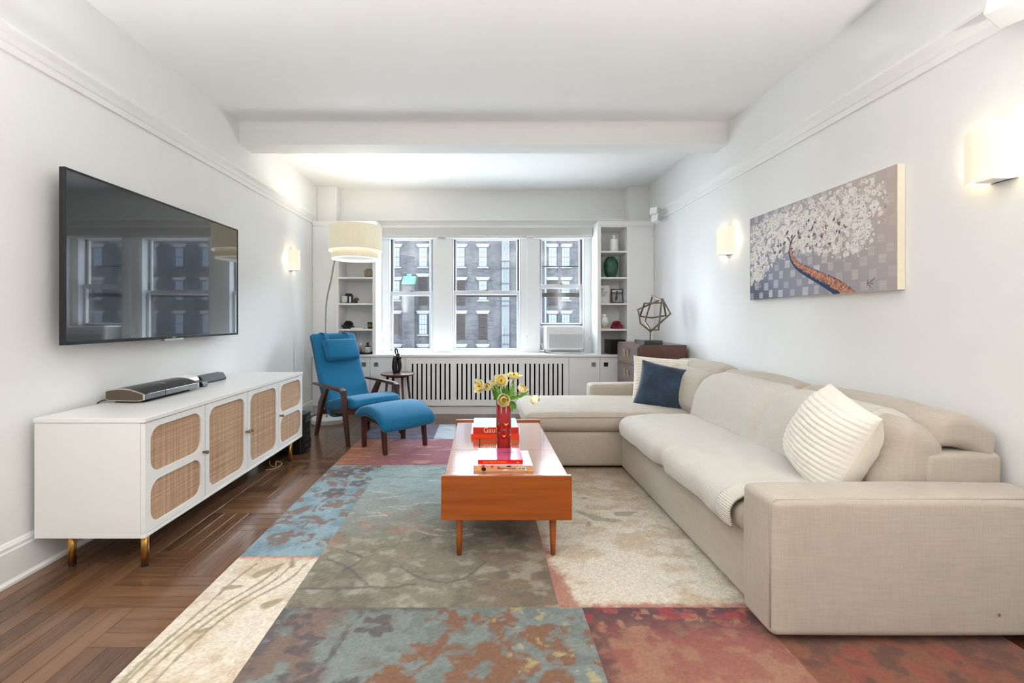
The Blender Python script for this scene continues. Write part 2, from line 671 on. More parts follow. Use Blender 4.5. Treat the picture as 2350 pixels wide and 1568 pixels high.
# pilasters over the bookcases
struct('trim_4', box(XL, -1.895, 5.76, YB, 2.40, ZC), M['wall'], bevel=0.006)
struct('trim_5', box(1.895, XR, 5.76, YB, 2.40, ZC), M['wall'], bevel=0.006)
# baseboards
bb = [(0, 0), (0.028, 0), (0.028, 0.012), (0.020, 0.022), (0.018, 0.026), (0.018, 0.150), (0.014, 0.158), (0.014, 0.172), (0.006, 0.188), (0, 0.190)]
struct('baseboard_left', prism([(XL + d, z) for d, z in bb], 'y', YR, YC - 0.005), M['trim'])
struct('baseboard_right', prism([(XR - d, z) for d, z in bb], 'y', YR, YC - 0.005), M['trim'])
struct('baseboard_front', prism([(YR + d, z) for d, z in bb], 'x', XL + 0.03, XR - 0.03), M['trim'])

# ------------------------------------------------------------------ parquet floor
M['floor_base'] = wood('floor_oak_base', rgb(60, 36, 22), rgb(104, 66, 42), 0.3, axis=1, grain=12)
M['plank'] = wood('floor_oak', rgb(74, 49, 34), rgb(126, 92, 66), 0.25, axis=1, grain=30, per_object=True, bmp=0.22, spec=0.5, coat=0.15)
floor = struct('floor', box(XL - 0.15, XR + 0.15, YR - 0.15, YB + 0.2, -0.15, -0.006), M['floor_base'])
_plank_me = {}


def plank(x0, x1, y0, y1):
    """one oak strip; grain along local Y, so strips that run along X are turned a quarter"""
    lx, ly = x1 - x0, y1 - y0
    turn = lx > ly
    w, l = (ly, lx) if turn else (lx, ly)
    if l < 0.03 or w < 0.01:
        return
    key = (round(w, 3), round(l, 3))
    if key not in _plank_me:
        g = 0.0009
        a, b = w / 2 - g, l / 2 - g
        c = 0.0006
        v = [(-a, -b, -0.006), (a, -b, -0.006), (a, b, -0.006), (-a, b, -0.006), (-a, -b, -c), (a, -b, -c), (a, b, -c), (-a, b, -c),
             (-a + c, -b + c, 0), (a - c, -b + c, 0), (a - c, b - c, 0), (-a + c, b - c, 0)]
        f = [(4, 5, 9, 8), (5, 6, 10, 9), (6, 7, 11, 10), (7, 4, 8, 11), (8, 9, 10, 11), (0, 1, 5, 4), (1, 2, 6, 5), (2, 3, 7, 6), (3, 0, 4, 7)]
        me = bpy.data.meshes.new('plank')
        me.from_pydata(v, [], f)
        me.materials.append(M['plank'])
        _plank_me[key] = me
    o = bpy.data.objects.new('plank', _plank_me[key])
    o.location = ((x0 + x1) / 2, (y0 + y1) / 2, 0)
    if turn:
        o.rotation_euler = (0, 0, math.pi / 2)
    o.parent = floor
    COL.objects.link(o)


FX0, FW = -1.67, 0.225
# border strips along the left wall
for i in range(6):
    xs = FX0 - (i + 1) * 0.0775
    y = 0.5 + 0.37 * ((i * 5) % 4) - 0.6
    while y < YC:
        plank(max(xs, XL + 0.005), xs + 0.0775, max(y, 0.7), min(y + 1.55, YC + 0.05))
        y += 1.55


def wanted(x0, x1, y0, y1):
    return (x0 < -1.19 and y1 > 0.9 and y0 < YC) or (y1 > 5.02 and x0 < 2.1 and y0 < YC)


def clip_strip(x0, x1, y0, y1):
    x0, x1, y0, y1 = max(x0, FX0), min(x1, XR - 0.01), max(y0, 0.7), min(y1, YC + 0.05)
    if x1 - x0 > 0.02 and y1 - y0 > 0.02 and wanted(x0, x1, y0, y1):
        plank(x0, x1, y0, y1)


for i in range(-2, 18):
    for k in range(-4, 12):
        y0 = 2.30 - i * FW + 4 * FW * k
        xa = FX0 + i * FW
        for s in range(3):
            clip_strip(xa + s * FW / 3, xa + (s + 1) * FW / 3, y0, y0 + 2 * FW)
            clip_strip(xa, xa + 2 * FW, y0 + 2 * FW + s * FW / 3, y0 + 2 * FW + (s + 1) * FW / 3)

# ------------------------------------------------------------------ windows
YS = 6.03      # room face of the lower sashes


def sash(name, x0, x1, z0, z1, y0, y1, st, top, bot, parent, mat):
    g = join(box(x0, x0 + st, y0, y1, z0, z1), box(x1 - st, x1, y0, y1, z0, z1), box(x0 + st, x1 - st, y0, y1, z1 - top, z1), box(x0 + st, x1 - st, y0, y1, z0, z0 + bot))
    s = add(name, g, mat, parent, bevel=0.002, bseg=1)
    add('pane', box(x0 + st - 0.004, x1 - st + 0.004, (y0 + y1) / 2 - 0.002, (y0 + y1) / 2 + 0.002, z0 + bot - 0.004, z1 - top + 0.004), M['glass'], s)
    return s


meet = [1.548, 1.560, 1.645]
lowz = [0.775, 0.775, 1.130]
for n, (a, b) in enumerate(WIN):
    w = empty('window_%d' % (n + 1), ((a + b) / 2, YS, WZ0))
    w['kind'] = 'structure'
    mz = meet[n]
    # frame lining the opening, with dark sash tracks
    add('frame', join(box(a, a + 0.010, YB, YB + 0.2, WZ0, WZ1), box(b - 0.010, b, YB, YB + 0.2, WZ0, WZ1), box(a, b, YB + 0.04, YB + 0.2, WZ1 - 0.012, WZ1)), M['sash'], w)
    add('window_sill', prism([(YB + 0.02, WZ0), (YB + 0.2, WZ0), (YB + 0.2, WZ0 + 0.012), (YB + 0.03, WZ0 + 0.018)], 'x', a, b), M['sash'], w)
    add('sash_track', join(box(a + 0.010, a + 0.028, YS + 0.028, YS + 0.036, WZ0 + 0.02, WZ1 - 0.012), box(b - 0.028, b - 0.010, YS + 0.028, YS + 0.036, WZ0 + 0.02, WZ1 - 0.012)), M['track'], w)
    sash('upper_sash', a + 0.018, b - 0.018, mz - 0.03, WZ1 - 0.008, YS + 0.040, YS + 0.072, 0.028, 0.016, 0.04, w, M['sash'])
    sash('lower_sash', a + 0.010, b - 0.010, lowz[n], mz + 0.030, YS, YS + 0.030, 0.032, 0.048, 0.030 if n < 2 else 0.02, w, M['sash'])
    add('sash_lock', join(box((a + b) / 2 - 0.022, (a + b) / 2 + 0.022, YS - 0.002, YS + 0.026, mz + 0.030, mz + 0.040), box((a + b) / 2 - 0.006, (a + b) / 2 + 0.03, YS - 0.012, YS + 0.006, mz + 0.036, mz + 0.044)), M['oldbrass'], w)
    # outer storm window
    y2 = YB + 0.165
    sr = [box(a + 0.01, a + 0.022, y2, y2 + 0.02, WZ0 + 0.02, WZ1 - 0.012), box(b - 0.022, b - 0.01, y2, y2 + 0.02, WZ0 + 0.02, WZ1 - 0.012)]
    add('storm_frame', join(*sr), M['storm'], w)
    if n > 0:
        zz = 1.535
        add('storm_rail', box(a + 0.02, b - 0.02, y2, y2 + 0.02, zz - 0.028, zz + 0.028), M['storm'], w)
    if n == 2:
        add('storm_rail', box(a + 0.02, b - 0.02, y2, y2 + 0.02, 1.918, 1.936), M['track'], w)
        add('sash_bottom_rail', box(a + 0.03, b - 0.03, YS + 0.034, YS + 0.05, 1.118, 1.155), M['track'], w)

# roller blinds in one long cassette
rb = thing('roller_blind', 'long pale grey roller blind cassette above the three windows', 'blind', (0.05, 5.88, 2.295))
add('cassette', box(-1.332, 1.442, 5.835, 5.945, 2.296, 2.405), M['shade_fab'], rb, bevel=0.004)
for a, b in WIN:
    add('bottom_bar', box(a - 0.09, b + 0.07, 5.865, 5.890, 2.268, 2.296), M['trim'], rb, bevel=0.006)
for px, zb in ((880, Z(776, 5.86)), (1209, Z(770, 5.86)), (1353, Z(773, 5.86))):
    x = X(px, 5.86)
    c = add('pull_chain', join(tube([(x - 0.006, 5.86, 2.30), (x - 0.006, 5.86, zb)], 0.0016, 6), tube([(x + 0.006, 5.86, 2.30), (x + 0.006, 5.86, zb)], 0.0016, 6)), M['white_pl'], rb)
    add('chain_weight', lathe([(0.002, 0.0), (0.009, 0.008), (0.010, 0.03), (0.004, 0.045)], 10, (x, 5.86, zb - 0.045)), M['grey_pl'], c, smooth=True)

# ------------------------------------------------------------------ built-in units under the windows
ct = tag(add('window_counter', box(XL + 0.003, XR - 0.003, YC - 0.03, YB - 0.001, 0.727, 0.755), M['cab'], bevel=0.003), 'long white counter slab running under the windows and bookcases', 'counter')
SX = [X(720, YC), X(850, YC), X(931, YC), X(1305, YC), X(1376, YC), XR]


for nm, lab, doors in (('base_cabinet', 'white built-in base cabinet behind the blue armchair', [(XL + 0.004, SX[1], 1), (SX[1], SX[2], 0)]),
                       ('base_cabinet', 'white built-in base cabinet below the bookcase with the green vase', [(SX[3], SX[4], 1), (SX[4], XR - 0.004, 0)])):
    x0, x1 = doors[0][0], doors[-1][1]
    bc = thing(nm, lab, 'cabinet', ((x0 + x1) / 2, YC, 0), group='base cabinets flanking the radiator cover')
    add('body', box(x0, x1, YC + 0.004, YB - 0.002, 0.107, 0.726), M['cab'], bc)
    add('plinth', box(x0, x1, YC + 0.02, YB - 0.002, 0.0, 0.106), M['cab'], bc)
    for a, b, right in doors:
        d = add('door', box(a + 0.002, b - 0.002, YC - 0.016, YC + 0.003, 0.112, 0.722), M['cab'], bc, bevel=0.0015, bseg=1)
        xh = (b - 0.085) if right else (a + 0.075)
        if right and nm == 'base_cabinet':
            xh = b - 0.08
        k = add('pull', join(box(xh - 0.026, xh + 0.026, YC - 0.020, YC - 0.0165, 0.632 - 0.026, 0.632 - 0.018), box(xh - 0.026, xh + 0.026, YC - 0.020, YC - 0.0165, 0.632 + 0.018, 0.632 + 0.026), box(xh - 0.026, xh - 0.018, YC - 0.020, YC - 0.0165, 0.614, 0.650), box(xh + 0.018, xh + 0.026, YC - 0.020, YC - 0.0165, 0.614, 0.650), box(xh - 0.018, xh + 0.018, YC - 0.018, YC - 0.0165, 0.614, 0.650), tube([(xh - 0.011, YC - 0.020, 0.640), (xh - 0.011, YC - 0.024, 0.628), (xh + 0.011, YC - 0.024, 0.628), (xh + 0.011, YC - 0.020, 0.640)], 0.003, 6)), M['bronze'] if not right and x0 > 0 else M['steel'], d)

rc = thing('radiator_cover', 'white slatted radiator cover under the windows', 'radiator cover', ((SX[2] + SX[3]) / 2, YC, 0))
zs0, zs1 = 0.186, 0.642
groups = [(945.5, 1034.0, 9), (1048.0, 1190.0, 14), (1204.0, 1292.0, 9)]
xg = [(X(a, YC), X(b, YC), n) for a, b, n in groups]
fr = [box(SX[2] + 0.002, SX[3] - 0.002, YC - 0.016, YC + 0.003, zs1, 0.722), box(SX[2] + 0.002, SX[3] - 0.002, YC - 0.016, YC + 0.003, 0.112, zs0)]
xe = [SX[2] + 0.002] + [q for a, b, n in xg for q in (a, b)] + [SX[3] - 0.002]
for i in range(0, len(xe), 2):
    fr.append(box(xe[i], xe[i + 1], YC - 0.016, YC + 0.003, zs0, zs1))
add('front_frame', join(*fr), M['cab'], rc)
add('interior', join(box(SX[2] + 0.004, SX[3] - 0.004, YC + 0.20, YC + 0.21, 0.11, 0.72), box(SX[2] + 0.004, SX[3] - 0.004, YC + 0.004, YC + 0.20, 0.107, 0.111), box(SX[2] + 0.004, SX[3] - 0.004, YC + 0.004, YC + 0.20, 0.718, 0.726)), M['black_in'], rc)
add('plinth', box(SX[2], SX[3], YC + 0.02, YC + 0.12, 0.0, 0.106), M['cab'], rc)
_slat = None
for a, b, n in xg:
    slot = 0.019
    pitch = (b - a - slot) / (n - 1)
    for k in range(n - 1):
        xs = a + slot + k * pitch
        if _slat is None:
            _slat = add('slat', box(0, pitch - slot, YC - 0.016, YC + 0.003, zs0, zs1), M['cab'], rc, bevel=0.0015, bseg=1)
            _b = _slat.location.copy()
            s = _slat
        else:
            s = _slat.copy()
            COL.objects.link(s)
        s.location = (xs, 0, 0)

# ------------------------------------------------------------------ bookcases
SHELF_Z = [1.077, 1.4035, 1.7335, 2.063]


def bookcase(label, x0, x1, ox0, ox1):
    bk = thing('bookcase', label, 'bookcase', ((x0 + x1) / 2, YC, 0.755), group='bookcases beside the windows')
    zt, zo = 2.40, 2.362
    inner = (x0, ox0 - 0.035) if x0 < 0 else (ox1 + 0.035, x1)
    y1 = YB - 0.002
    g = [box(ox0 - 0.042, ox0, YC, YC + 0.02, 0.756, zt), box(ox1, ox1 + 0.042, YC, YC + 0.02, 0.756, zt), box(ox0, ox1, YC, YC + 0.02, zo, zt)]
    add('face_frame', join(*g), M['cab'], bk)
    g = [box(ox0 - 0.02, ox0, YC + 0.02, y1, 0.756, zt), box(ox1, ox1 + 0.02, YC + 0.02, y1, 0.756, zt), box(ox0, ox1, y1 - 0.015, y1, 0.756, zt), box(ox0, ox1, YC + 0.02, y1 - 0.015, zo, zt)]
    if x0 < 0:
        g.append(box(ox1 + 0.02, x1, YC + 0.02, y1, 0.756, zt))
    else:
        g.append(box(x0, ox0 - 0.02, YC + 0.02, y1, 0.756, zt))
    add('carcass', join(*g), M['cab'], bk)
    add('filler_panel', box(inner[0] if x0 < 0 else inner[0] + 0.008, inner[1] - (0.008 if x0 < 0 else 0), YC + 0.002, YC + 0.02, 0.756, zt), M['cab'], bk)
    for z in SHELF_Z:
        add('shelf', box(ox0, ox1, YC + 0.004, y1 - 0.015, z - 0.022, z), M['cab'], bk, bevel=0.0015, bseg=1)
    add('cornice', prism([(YC + 0.02, 2.372), (YC - 0.004, 2.372), (YC - 0.012, 2.385), (YC - 0.02, 2.418), (YC - 0.02, 2.435), (YC + 0.34, 2.435), (YC + 0.34, 2.402), (YC + 0.02, 2.402)], 'x', x0, x1 + (0.014 if x0 < 0 else 0)), M['cab'], bk)
    return bk


bookcase('white built-in bookcase behind the drum floor lamp', XL + 0.004, -1.35, X(777, YC), X(855, YC))
bookcase('white built-in bookcase holding the green vase', 1.449, XR - 0.004, X(1379, YC), X(1439, YC))

# ================================================================== OUTSIDE: apartment house across the court
YF = 40.0
M['brick'], nt, p = newmat('grey_brick')
bt = node(nt, 'ShaderNodeTexBrick')
bt.inputs['Color1'].default_value = (*rgb(47, 48, 51), 1)
bt.inputs['Color2'].default_value = (*rgb(37, 37, 40), 1)
bt.inputs['Mortar'].default_value = (*rgb(53, 52, 53), 1)
bt.inputs['Scale'].default_value = 1.0
bt.inputs['Mortar Size'].default_value = 0.008
bt.inputs['Brick Width'].default_value = 0.42
bt.inputs['Row Height'].default_value = 0.14
nt.links.new(coords(nt, (1, 1, 1), rot=(math.pi / 2, 0, 0)), bt.inputs['Vector'])
stain = ramp(nt, noise_tex(nt, coords(nt, (1.0, 1.0, 0.25)), 0.9, 5, 0.6), [(0.3, rgb(176, 176, 180)), (0.7, rgb(255, 252, 248))])
mx = node(nt, 'ShaderNodeMix', data_type='RGBA', blend_type='MULTIPLY')
mx.inputs['Factor'].default_value = 1.0
nt.links.new(bt.outputs['Color'], mx.inputs['A'])
nt.links.new(stain, mx.inputs['B'])
nt.links.new(mx.outputs['Result'], p.inputs['Base Color'])
p.inputs['Roughness'].default_value = 0.9
p.inputs['Specular IOR Level'].default_value = 0.05
M['stone_lt'] = plain('pale_stone', rgb(66, 65, 63), 0.8, var=0.1, scale=2, spec=0.06)
M['house_frame'] = plain('blue_window_frame', rgb(34, 40, 48), 0.6, var=0.08, spec=0.06)
M['house_pane'] = plain('house_window_glass', rgb(44, 50, 58), 0.10, var=0.12, scale=0.6, spec=0.34)
M['louver'] = plain('brown_louvre', rgb(30, 27, 27), 0.7, var=0.1, spec=0.05)
M['zinc'] = plain('zinc_pipe', rgb(56, 59, 63), 0.5, 0.0, var=0.1, spec=0.15)
M['iron'] = plain('dark_iron', rgb(36, 36, 40), 0.7, var=0.1, spec=0.05)
M['copper'] = plain('green_copper', rgb(42, 80, 67), 0.8, var=0.2, scale=2, spec=0.06)

bld = thing('exterior_building', 'grey brick apartment building with blue windows seen across the courtyard', 'building', (10, YF, -14))
add('wall', box(-34, 66, YF, YF + 2.0, -14, 12), M['brick'], bld)
add('cornice', box(-34, 66, YF - 0.35, YF + 2.0, 12, 12.5), M['stone_lt'], bld)
M['court'] = plain('courtyard_concrete', rgb(176, 174, 170), 0.9, var=0.15, scale=0.4)
struct('courtyard_ground', box(-70, 90, YB + 0.3, YF, -14.4, -14.0), M['court'])
S40 = YF / FPX
_win = {}


def house_window(x, z0, z1, w, parent):
    """sash window: frame with glazing bars + pane; copies share meshes"""
    key = (round(w, 2), round(z1 - z0, 2))
    h = z1 - z0
    if key not in _win:
        g = [box(-w / 2, -w / 2 + 0.06, -0.06, 0.10, 0, h), box(w / 2 - 0.06, w / 2, -0.06, 0.10, 0, h), box(-w / 2, w / 2, -0.06, 0.10, h - 0.06, h), box(-w / 2, w / 2, -0.06, 0.10, 0, 0.06), box(-w / 2, w / 2, -0.05, 0.05, h / 2 - 0.035, h / 2 + 0.035)]
        for k in (1, 2):
            xx = -w / 2 + 0.06 + (w - 0.12) * k / 3
            g.append(box(xx - 0.012, xx + 0.012, -0.045, 0.03, 0.06, h - 0.06))
        for q in (0.25, 0.75):
            g.append(box(-w / 2, w / 2, -0.045, 0.03, h * q - 0.012, h * q + 0.012))
        f = add('window', join(*g), M['house_frame'], None)
        p = add('pane', box(-w / 2 + 0.05, w / 2 - 0.05, -0.03, -0.015, 0.05, h - 0.05), M['house_pane'], None)
        _win[key] = (f.data, p.data)
        bpy.data.objects.remove(f)
        bpy.data.objects.remove(p)
    fm, pm = _win[key]
    f = bpy.data.objects.new('window', fm)
    f.location = (x - 10, -0.02, z0 + 14)
    f.parent = parent
    COL.objects.link(f)
    p = bpy.data.objects.new('pane', pm)
    p.parent = f
    COL.objects.link(p)


def lintel(x, z, w, parent):
    g = prism([(x - w * 0.5 - 0.10, z), (x + w * 0.5 + 0.10, z), (x + w * 0.5 + 0.26, z + 0.28), (x + w * 0.5 + 0.10, z + 0.30), (x - w * 0.5 - 0.10, z + 0.30), (x - w * 0.5 - 0.26, z + 0.28)], 'y', YF - 0.10, YF + 0.1)
    add('lintel', g, M['stone_lt'], parent)


def sill(x, z, w, parent):
    add('stone_sill', box(x - w / 2 - 0.12, x + w / 2 + 0.12, YF - 0.14, YF + 0.05, z - 0.12, z), M['stone_lt'], parent)


_lou = {}


def shutter(x, z0, z1, w, parent):
    key = (round(w, 2), round(z1 - z0, 2))
    h = z1 - z0
    if key not in _lou:
        n = int(h / 0.13)
        g = [box(-w / 2, w / 2, 0.03, 0.06, 0, h)] + [xform(box(-w / 2, w / 2, -0.04, 0.04, -0.012, 0.012), (0, -0.02, h * (k + 0.5) / n), (0.7, 0, 0)) for k in range(n)]
        o = add('louvre_shutter', join(*g), M['louver'])
        _lou[key] = o.data
        bpy.data.objects.remove(o)
    o = bpy.data.objects.new('louvre_shutter', _lou[key])
    o.location = (x - 10, -0.06, z0 + 14)
    o.parent = parent
    COL.objects.link(o)


def hx(px):
    return (px - CX) * S40


def hz(py):
    return EYE - (py - CY) * S40


WW = 0.78
seen_cols = {908: 'WWX', 971: 'WLW', 1057: 'WLL', 1108: 'WWL', 1268: 'WLW', 1298: 'WWW'}
rows = [(568, 613), (644, 689), (721, 768)]
for px, kinds in seen_cols.items():
    for (ya, yb), kd in zip(rows, kinds):
        x = hx(px)
        if kd == 'W':
            house_window(x, hz(yb), hz(ya), WW, bld)
            sill(x, hz(yb), WW, bld)
        elif kd == 'L':
            shutter(x, hz(yb + 12), hz(ya - (8 if px == 971 else 0)), WW, bld)
        else:
            add('blind_opening', box(x - 0.35, x + 0.3, YF - 0.05, YF + 0.05, hz(766), hz(722)), M['louver'], bld)
        lintel(x, hz(ya - (8 if (kd == 'L' and px == 971) else 0)) + 0.02, WW, bld)
# rows above and below the view and the wing seen only in reflections
for px in list(seen_cols) + [700, 770, 850] + list(range(1390, 2080, 62)):
    for r in (-1, 0, 1, 2, 3, 4):
        if px in seen_cols and r in (0, 1, 2):
            continue
        x = hx(px)
        ya = 568 + 76.5 * r
        house_window(x, hz(ya + 45), hz(ya), WW, bld)
        lintel(x, hz(ya) + 0.02, WW, bld)
# ducts and pipes
for k in range(6):
    x = hx(1152.5 + k * 2.9)
    add('duct', tube([(x, YF - 0.18, -13), (x, YF - 0.18, 11.9)], 0.055, 8), M['zinc'], bld, smooth=True)
for py in (600, 616, 651, 691, 702, 769, 790):
    add('duct_bracket', box(hx(1149), hx(1170), YF - 0.27, YF, hz(py + 1.2), hz(py - 1.2)), M['iron'], bld)
add('duct', join(tube([(hx(1251), YF - 0.2, -13), (hx(1251), YF - 0.2, 11.9)], 0.09, 8)), M['zinc'], bld, smooth=True)
add('pipe', tube([(hx(1282), YF - 0.15, -13), (hx(1282), YF - 0.15, 11.9)], 0.06, 8), M['iron'], bld, smooth=True)
add('pipe', tube([(hx(1285.5), YF - 0.15, -13), (hx(1285.5), YF - 0.15, 11.9)], 0.05, 8), M['iron'], bld, smooth=True)
add('pipe', tube([(hx(987), YF - 0.15, -13), (hx(987), YF - 0.15, 11.9)], 0.06, 8), M['zinc'], bld, smooth=True)
# copper hood on a brick flue
add('copper_hood', join(prism([(hx(925), hz(654)), (hx(953), hz(654)), (hx(957), hz(636)), (hx(929), hz(636))], 'y', YF - 0.75, YF), box(hx(936), hz(0) * 0 + hx(946), YF - 0.5, YF - 0.1, hz(636), hz(630))), M['copper'], bld)
add('flue', box(hx(926), hx(953), YF - 0.6, YF, -13, hz(654)), M['brick'], bld)

# ================================================================== LAMPS
M['sconce'] = plain('sconce_diffuser', rgb(255, 244, 224), 0.5, var=0.01, emit=(1.0, 0.86, 0.62), estr=0.20)


def sconce(label, xw, sx, y, z):
    """curved diffuser on a wall at xw; sx = +1 bulges towards +X"""
    s = thing('wall_sconce', label, 'wall lamp', (xw, y, z), group='curved white wall lamps')
    n = 13
    v = []
    for t in (0.0, 0.004):
        for zz in (-0.108, 0.108):
            for i in range(n):
                a = -1 + 2 * i / (n - 1)
                v.append((xw + sx * (0.030 + 0.068 * (1 - a * a) - t), y + 0.128 * a, z + zz))
    f = []
    for i in range(n - 1):
        f += [(i, i + 1, n + i + 1, n + i), (2 * n + i, 3 * n + i, 3 * n + i + 1, 2 * n + i + 1), (i, 2 * n + i, 2 * n + i + 1, i + 1), (n + i, n + i + 1, 3 * n + i + 1, 3 * n + i)]
    f += [(0, n, 3 * n, 2 * n), (n - 1, 3 * n - 1, 4 * n - 1, 2 * n - 1)]
    add('shade', (v, f), M['sconce'], s, smooth=False)
    bx = lambda d0, d1, w, z0, z1: box(*sorted((xw + sx * d0, xw + sx * d1)), y - w, y + w, z0, z1)
    add('bracket', join(bx(0.0, 0.085, 0.035, z - 0.122, z - 0.110), bx(0.0, 0.085, 0.035, z + 0.110, z + 0.116), bx(0.0, 0.012, 0.05, z - 0.122, z + 0.116)), M['white_pl'], s)
    for q in (-0.085, 0.085):
        ld = bpy.data.lights.new('sconce_bulb', 'POINT')
        ld.energy = SCONCE_W / 2
        ld.color = (1.0, 0.86, 0.66)
        ld.shadow_soft_size = 0.02
        lo = bpy.data.objects.new('sconce_bulb', ld)
        lo.parent = s
        lo.location = (sx * 0.028, q, 0)
        COL.objects.link(lo)


sconce('large lit curved wall sconce above the near end of the sofa', XR, -1, 1.84, 1.895)
sconce('lit curved wall sconce between the painting and the dresser', XR, -1, 3.89, 1.885)
sconce('small lit curved wall sconce beyond the television', XL, 1, 4.97, 1.865)

# low fill uplighters added out of view beside the camera to brighten the ceiling
for QX, QY, lab in ((-1.60, -0.20, 'added unseen fill lamp with brass pole and open bowl near the television wall, beside the camera'), (1.55, -0.35, 'added unseen fill lamp with brass pole and open bowl near the sofa wall, beside the camera')):
    cl = thing('fill_uplighter', lab, 'floor lamp', (QX, QY, 0), group='unseen fill lamps added beside the camera')
    add('base', lathe([(0.0, 0.0005), (0.15, 0.0005), (0.15, 0.02), (0.02, 0.035), (0, 0.035)], 32, (QX, QY, 0), cap=False), M['brass'], cl)
    add('pole', tube([(QX, QY, 0.03), (QX, QY, 1.06)], 0.010, 10), M['brass'], cl, smooth=True)
    add('bowl', lathe([(0.0, 1.04), (0.10, 1.06), (0.20, 1.14), (0.24, 1.22), (0.236, 1.22), (0.196, 1.145), (0.10, 1.068), (0.0, 1.05)], 40, (QX, QY, 0), cap=False), M['white_pl'], cl, smooth=True)
    ld = bpy.data.lights.new('fill_light', 'AREA')
    ld.shape = 'DISK'
    ld.size = 0.20
    ld.energy = FILL_LAMP
    ld.color = (1.0, 0.985, 0.955)
    lo = bpy.data.objects.new('fill_light', ld)
    lo.parent = cl
    lo.location = (0, 0, 1.10)
    lo.rotation_euler = (math.pi, 0, 0)
    COL.objects.link(lo)

# arc floor lamp
LX, LY = X(816, 4.90), 4.90
fl = thing('floor_lamp', 'arc floor lamp with a two-tier cream drum shade behind the blue armchair', 'floor lamp', (-1.80, 5.22, 0))
M['lampshade'] = plain('lampshade_linen', rgb(236, 226, 200), 0.8, var=0.02, scale=30, bmp=0.1, bscale=500, emit=(1.0, 0.93, 0.76), estr=0.10)
M['lampwhite'] = plain('lampshade_lining', rgb(250, 248, 242), 0.6, var=0.0, emit=(1.0, 0.97, 0.90), estr=0.55)
M['lampdiff'] = plain('lamp_diffuser', rgb(225, 224, 220), 0.6, var=0.01, emit=(1.0, 0.97, 0.9), estr=0.15)
add('base', lathe([(0.205, 0), (0.205, 0.045), (0.198, 0.052), (0, 0.052)], 40, (-1.80, 5.22, 0)), M['stone'], fl, smooth=False, bevel=0.003)
path = smooth_path([(-1.83, 5.22, 0.05), (-1.83, 5.22, 0.5), (-1.835, 5.20, 1.0), (-1.815, 5.17, 1.40), (X(760, 5.12), 5.12, 1.65), (X(768, 5.08), 5.08, 1.86), (-1.60, 5.00, 2.06), (-1.48, 4.93, 2.14), (LX, LY, 2.15)], 6)
add('pole', tube(path, 0.011, 10), M['steel'], fl, smooth=True)


def drum(r, z0, z1, name, parent, mat, t=0.003):
    return add(name, lathe([(r, z0), (r, z1), (r - t, z1), (r - t, z0), (r, z0)], 56, (LX, LY, 0), cap=False), mat, parent, smooth=False)


o = drum(0.284, 1.945, 2.215, 'shade', fl, M['lampshade'])
drum(0.2855, 1.945, 1.951, 'shade_rim', o, M['lampwhite'])
drum(0.2805, 1.948, 2.21, 'shade_lining', o, M['lampwhite'], 0.001)
i_ = drum(0.252, 1.855, 2.06, 'inner_shade', fl, M['lampshade'])
drum(0.2535, 1.855, 1.864, 'shade_rim', i_, M['lampwhite'])
drum(0.2488, 1.858, 2.05, 'shade_lining', i_, M['lampwhite'], 0.001)
add('diffuser', lathe([(0.246, 1.885), (0.246, 1.889)], 48, (LX, LY, 0)), M['lampdiff'], fl)
add('spider', join(tube([(LX - 0.28, LY, 2.195), (LX + 0.28, LY, 2.195)], 0.003, 6), tube([(LX, LY - 0.28, 2.195), (LX, LY + 0.28, 2.195)], 0.003, 6), lathe([(0.008, 2.14), (0.008, 2.225), (0.012, 2.235), (0.004, 2.25)], 10, (LX, LY, 0))), M['steel'], fl)
ld = bpy.data.lights.new('lamp_bulb', 'POINT')
ld.energy = LAMP_W
ld.color = (1.0, 0.93, 0.80)
ld.shadow_soft_size = 0.06
lo = bpy.data.objects.new('lamp_bulb', ld)
lo.parent = fl
lo.location = (LX + 1.80, LY - 5.22, 2.05)
COL.objects.link(lo)

# ================================================================== TELEVISION
TX = -2.03
ty0, ty1, tz0, tz1 = X(0, 1) * 0 + 2.157, 3.69, 1.073, 1.943
tv = thing('television', 'large flat black television mounted on the wall above the sideboard', 'television', (TX, (ty0 + ty1) / 2, tz0))
add('bezel', join(box(TX - 0.028, TX, ty0, ty0 + 0.012, tz0, tz1), box(TX - 0.028, TX, ty1 - 0.012, ty1, tz0, tz1), box(TX - 0.028, TX, ty0 + 0.012, ty1 - 0.012, tz1 - 0.012, tz1), box(TX - 0.028, TX, ty0 + 0.012, ty1 - 0.012, tz0, tz0 + 0.018)), M['black_pl'], tv, bevel=0.002)
add('screen', box(TX - 0.026, TX - 0.003, ty0 + 0.012, ty1 - 0.012, tz0 + 0.018, tz1 - 0.012), M['screen'], tv)
add('back_housing', box(TX - 0.062, TX - 0.028, ty0 + 0.12, ty1 - 0.12, tz0 + 0.06, tz1 - 0.16), M['black_pl'], tv, bevel=0.01)
add('wall_mount', box(XL + 0.001, TX - 0.062, 2.7, 3.15, 1.35, 1.70), M['black_pl'], tv)
ym = (ty0 + ty1) / 2
add('sensor_bar', box(TX - 0.02, TX + 0.002, ym - 0.09, ym + 0.09, tz0 - 0.012, tz0 + 0.002), M['steel'], tv, bevel=0.003)
text('logo', 'SONY', 0.016, (TX + 0.0005, ym - 0.02, tz0 + 0.004), (math.pi / 2, 0, math.pi / 2), M['steel'], tv)

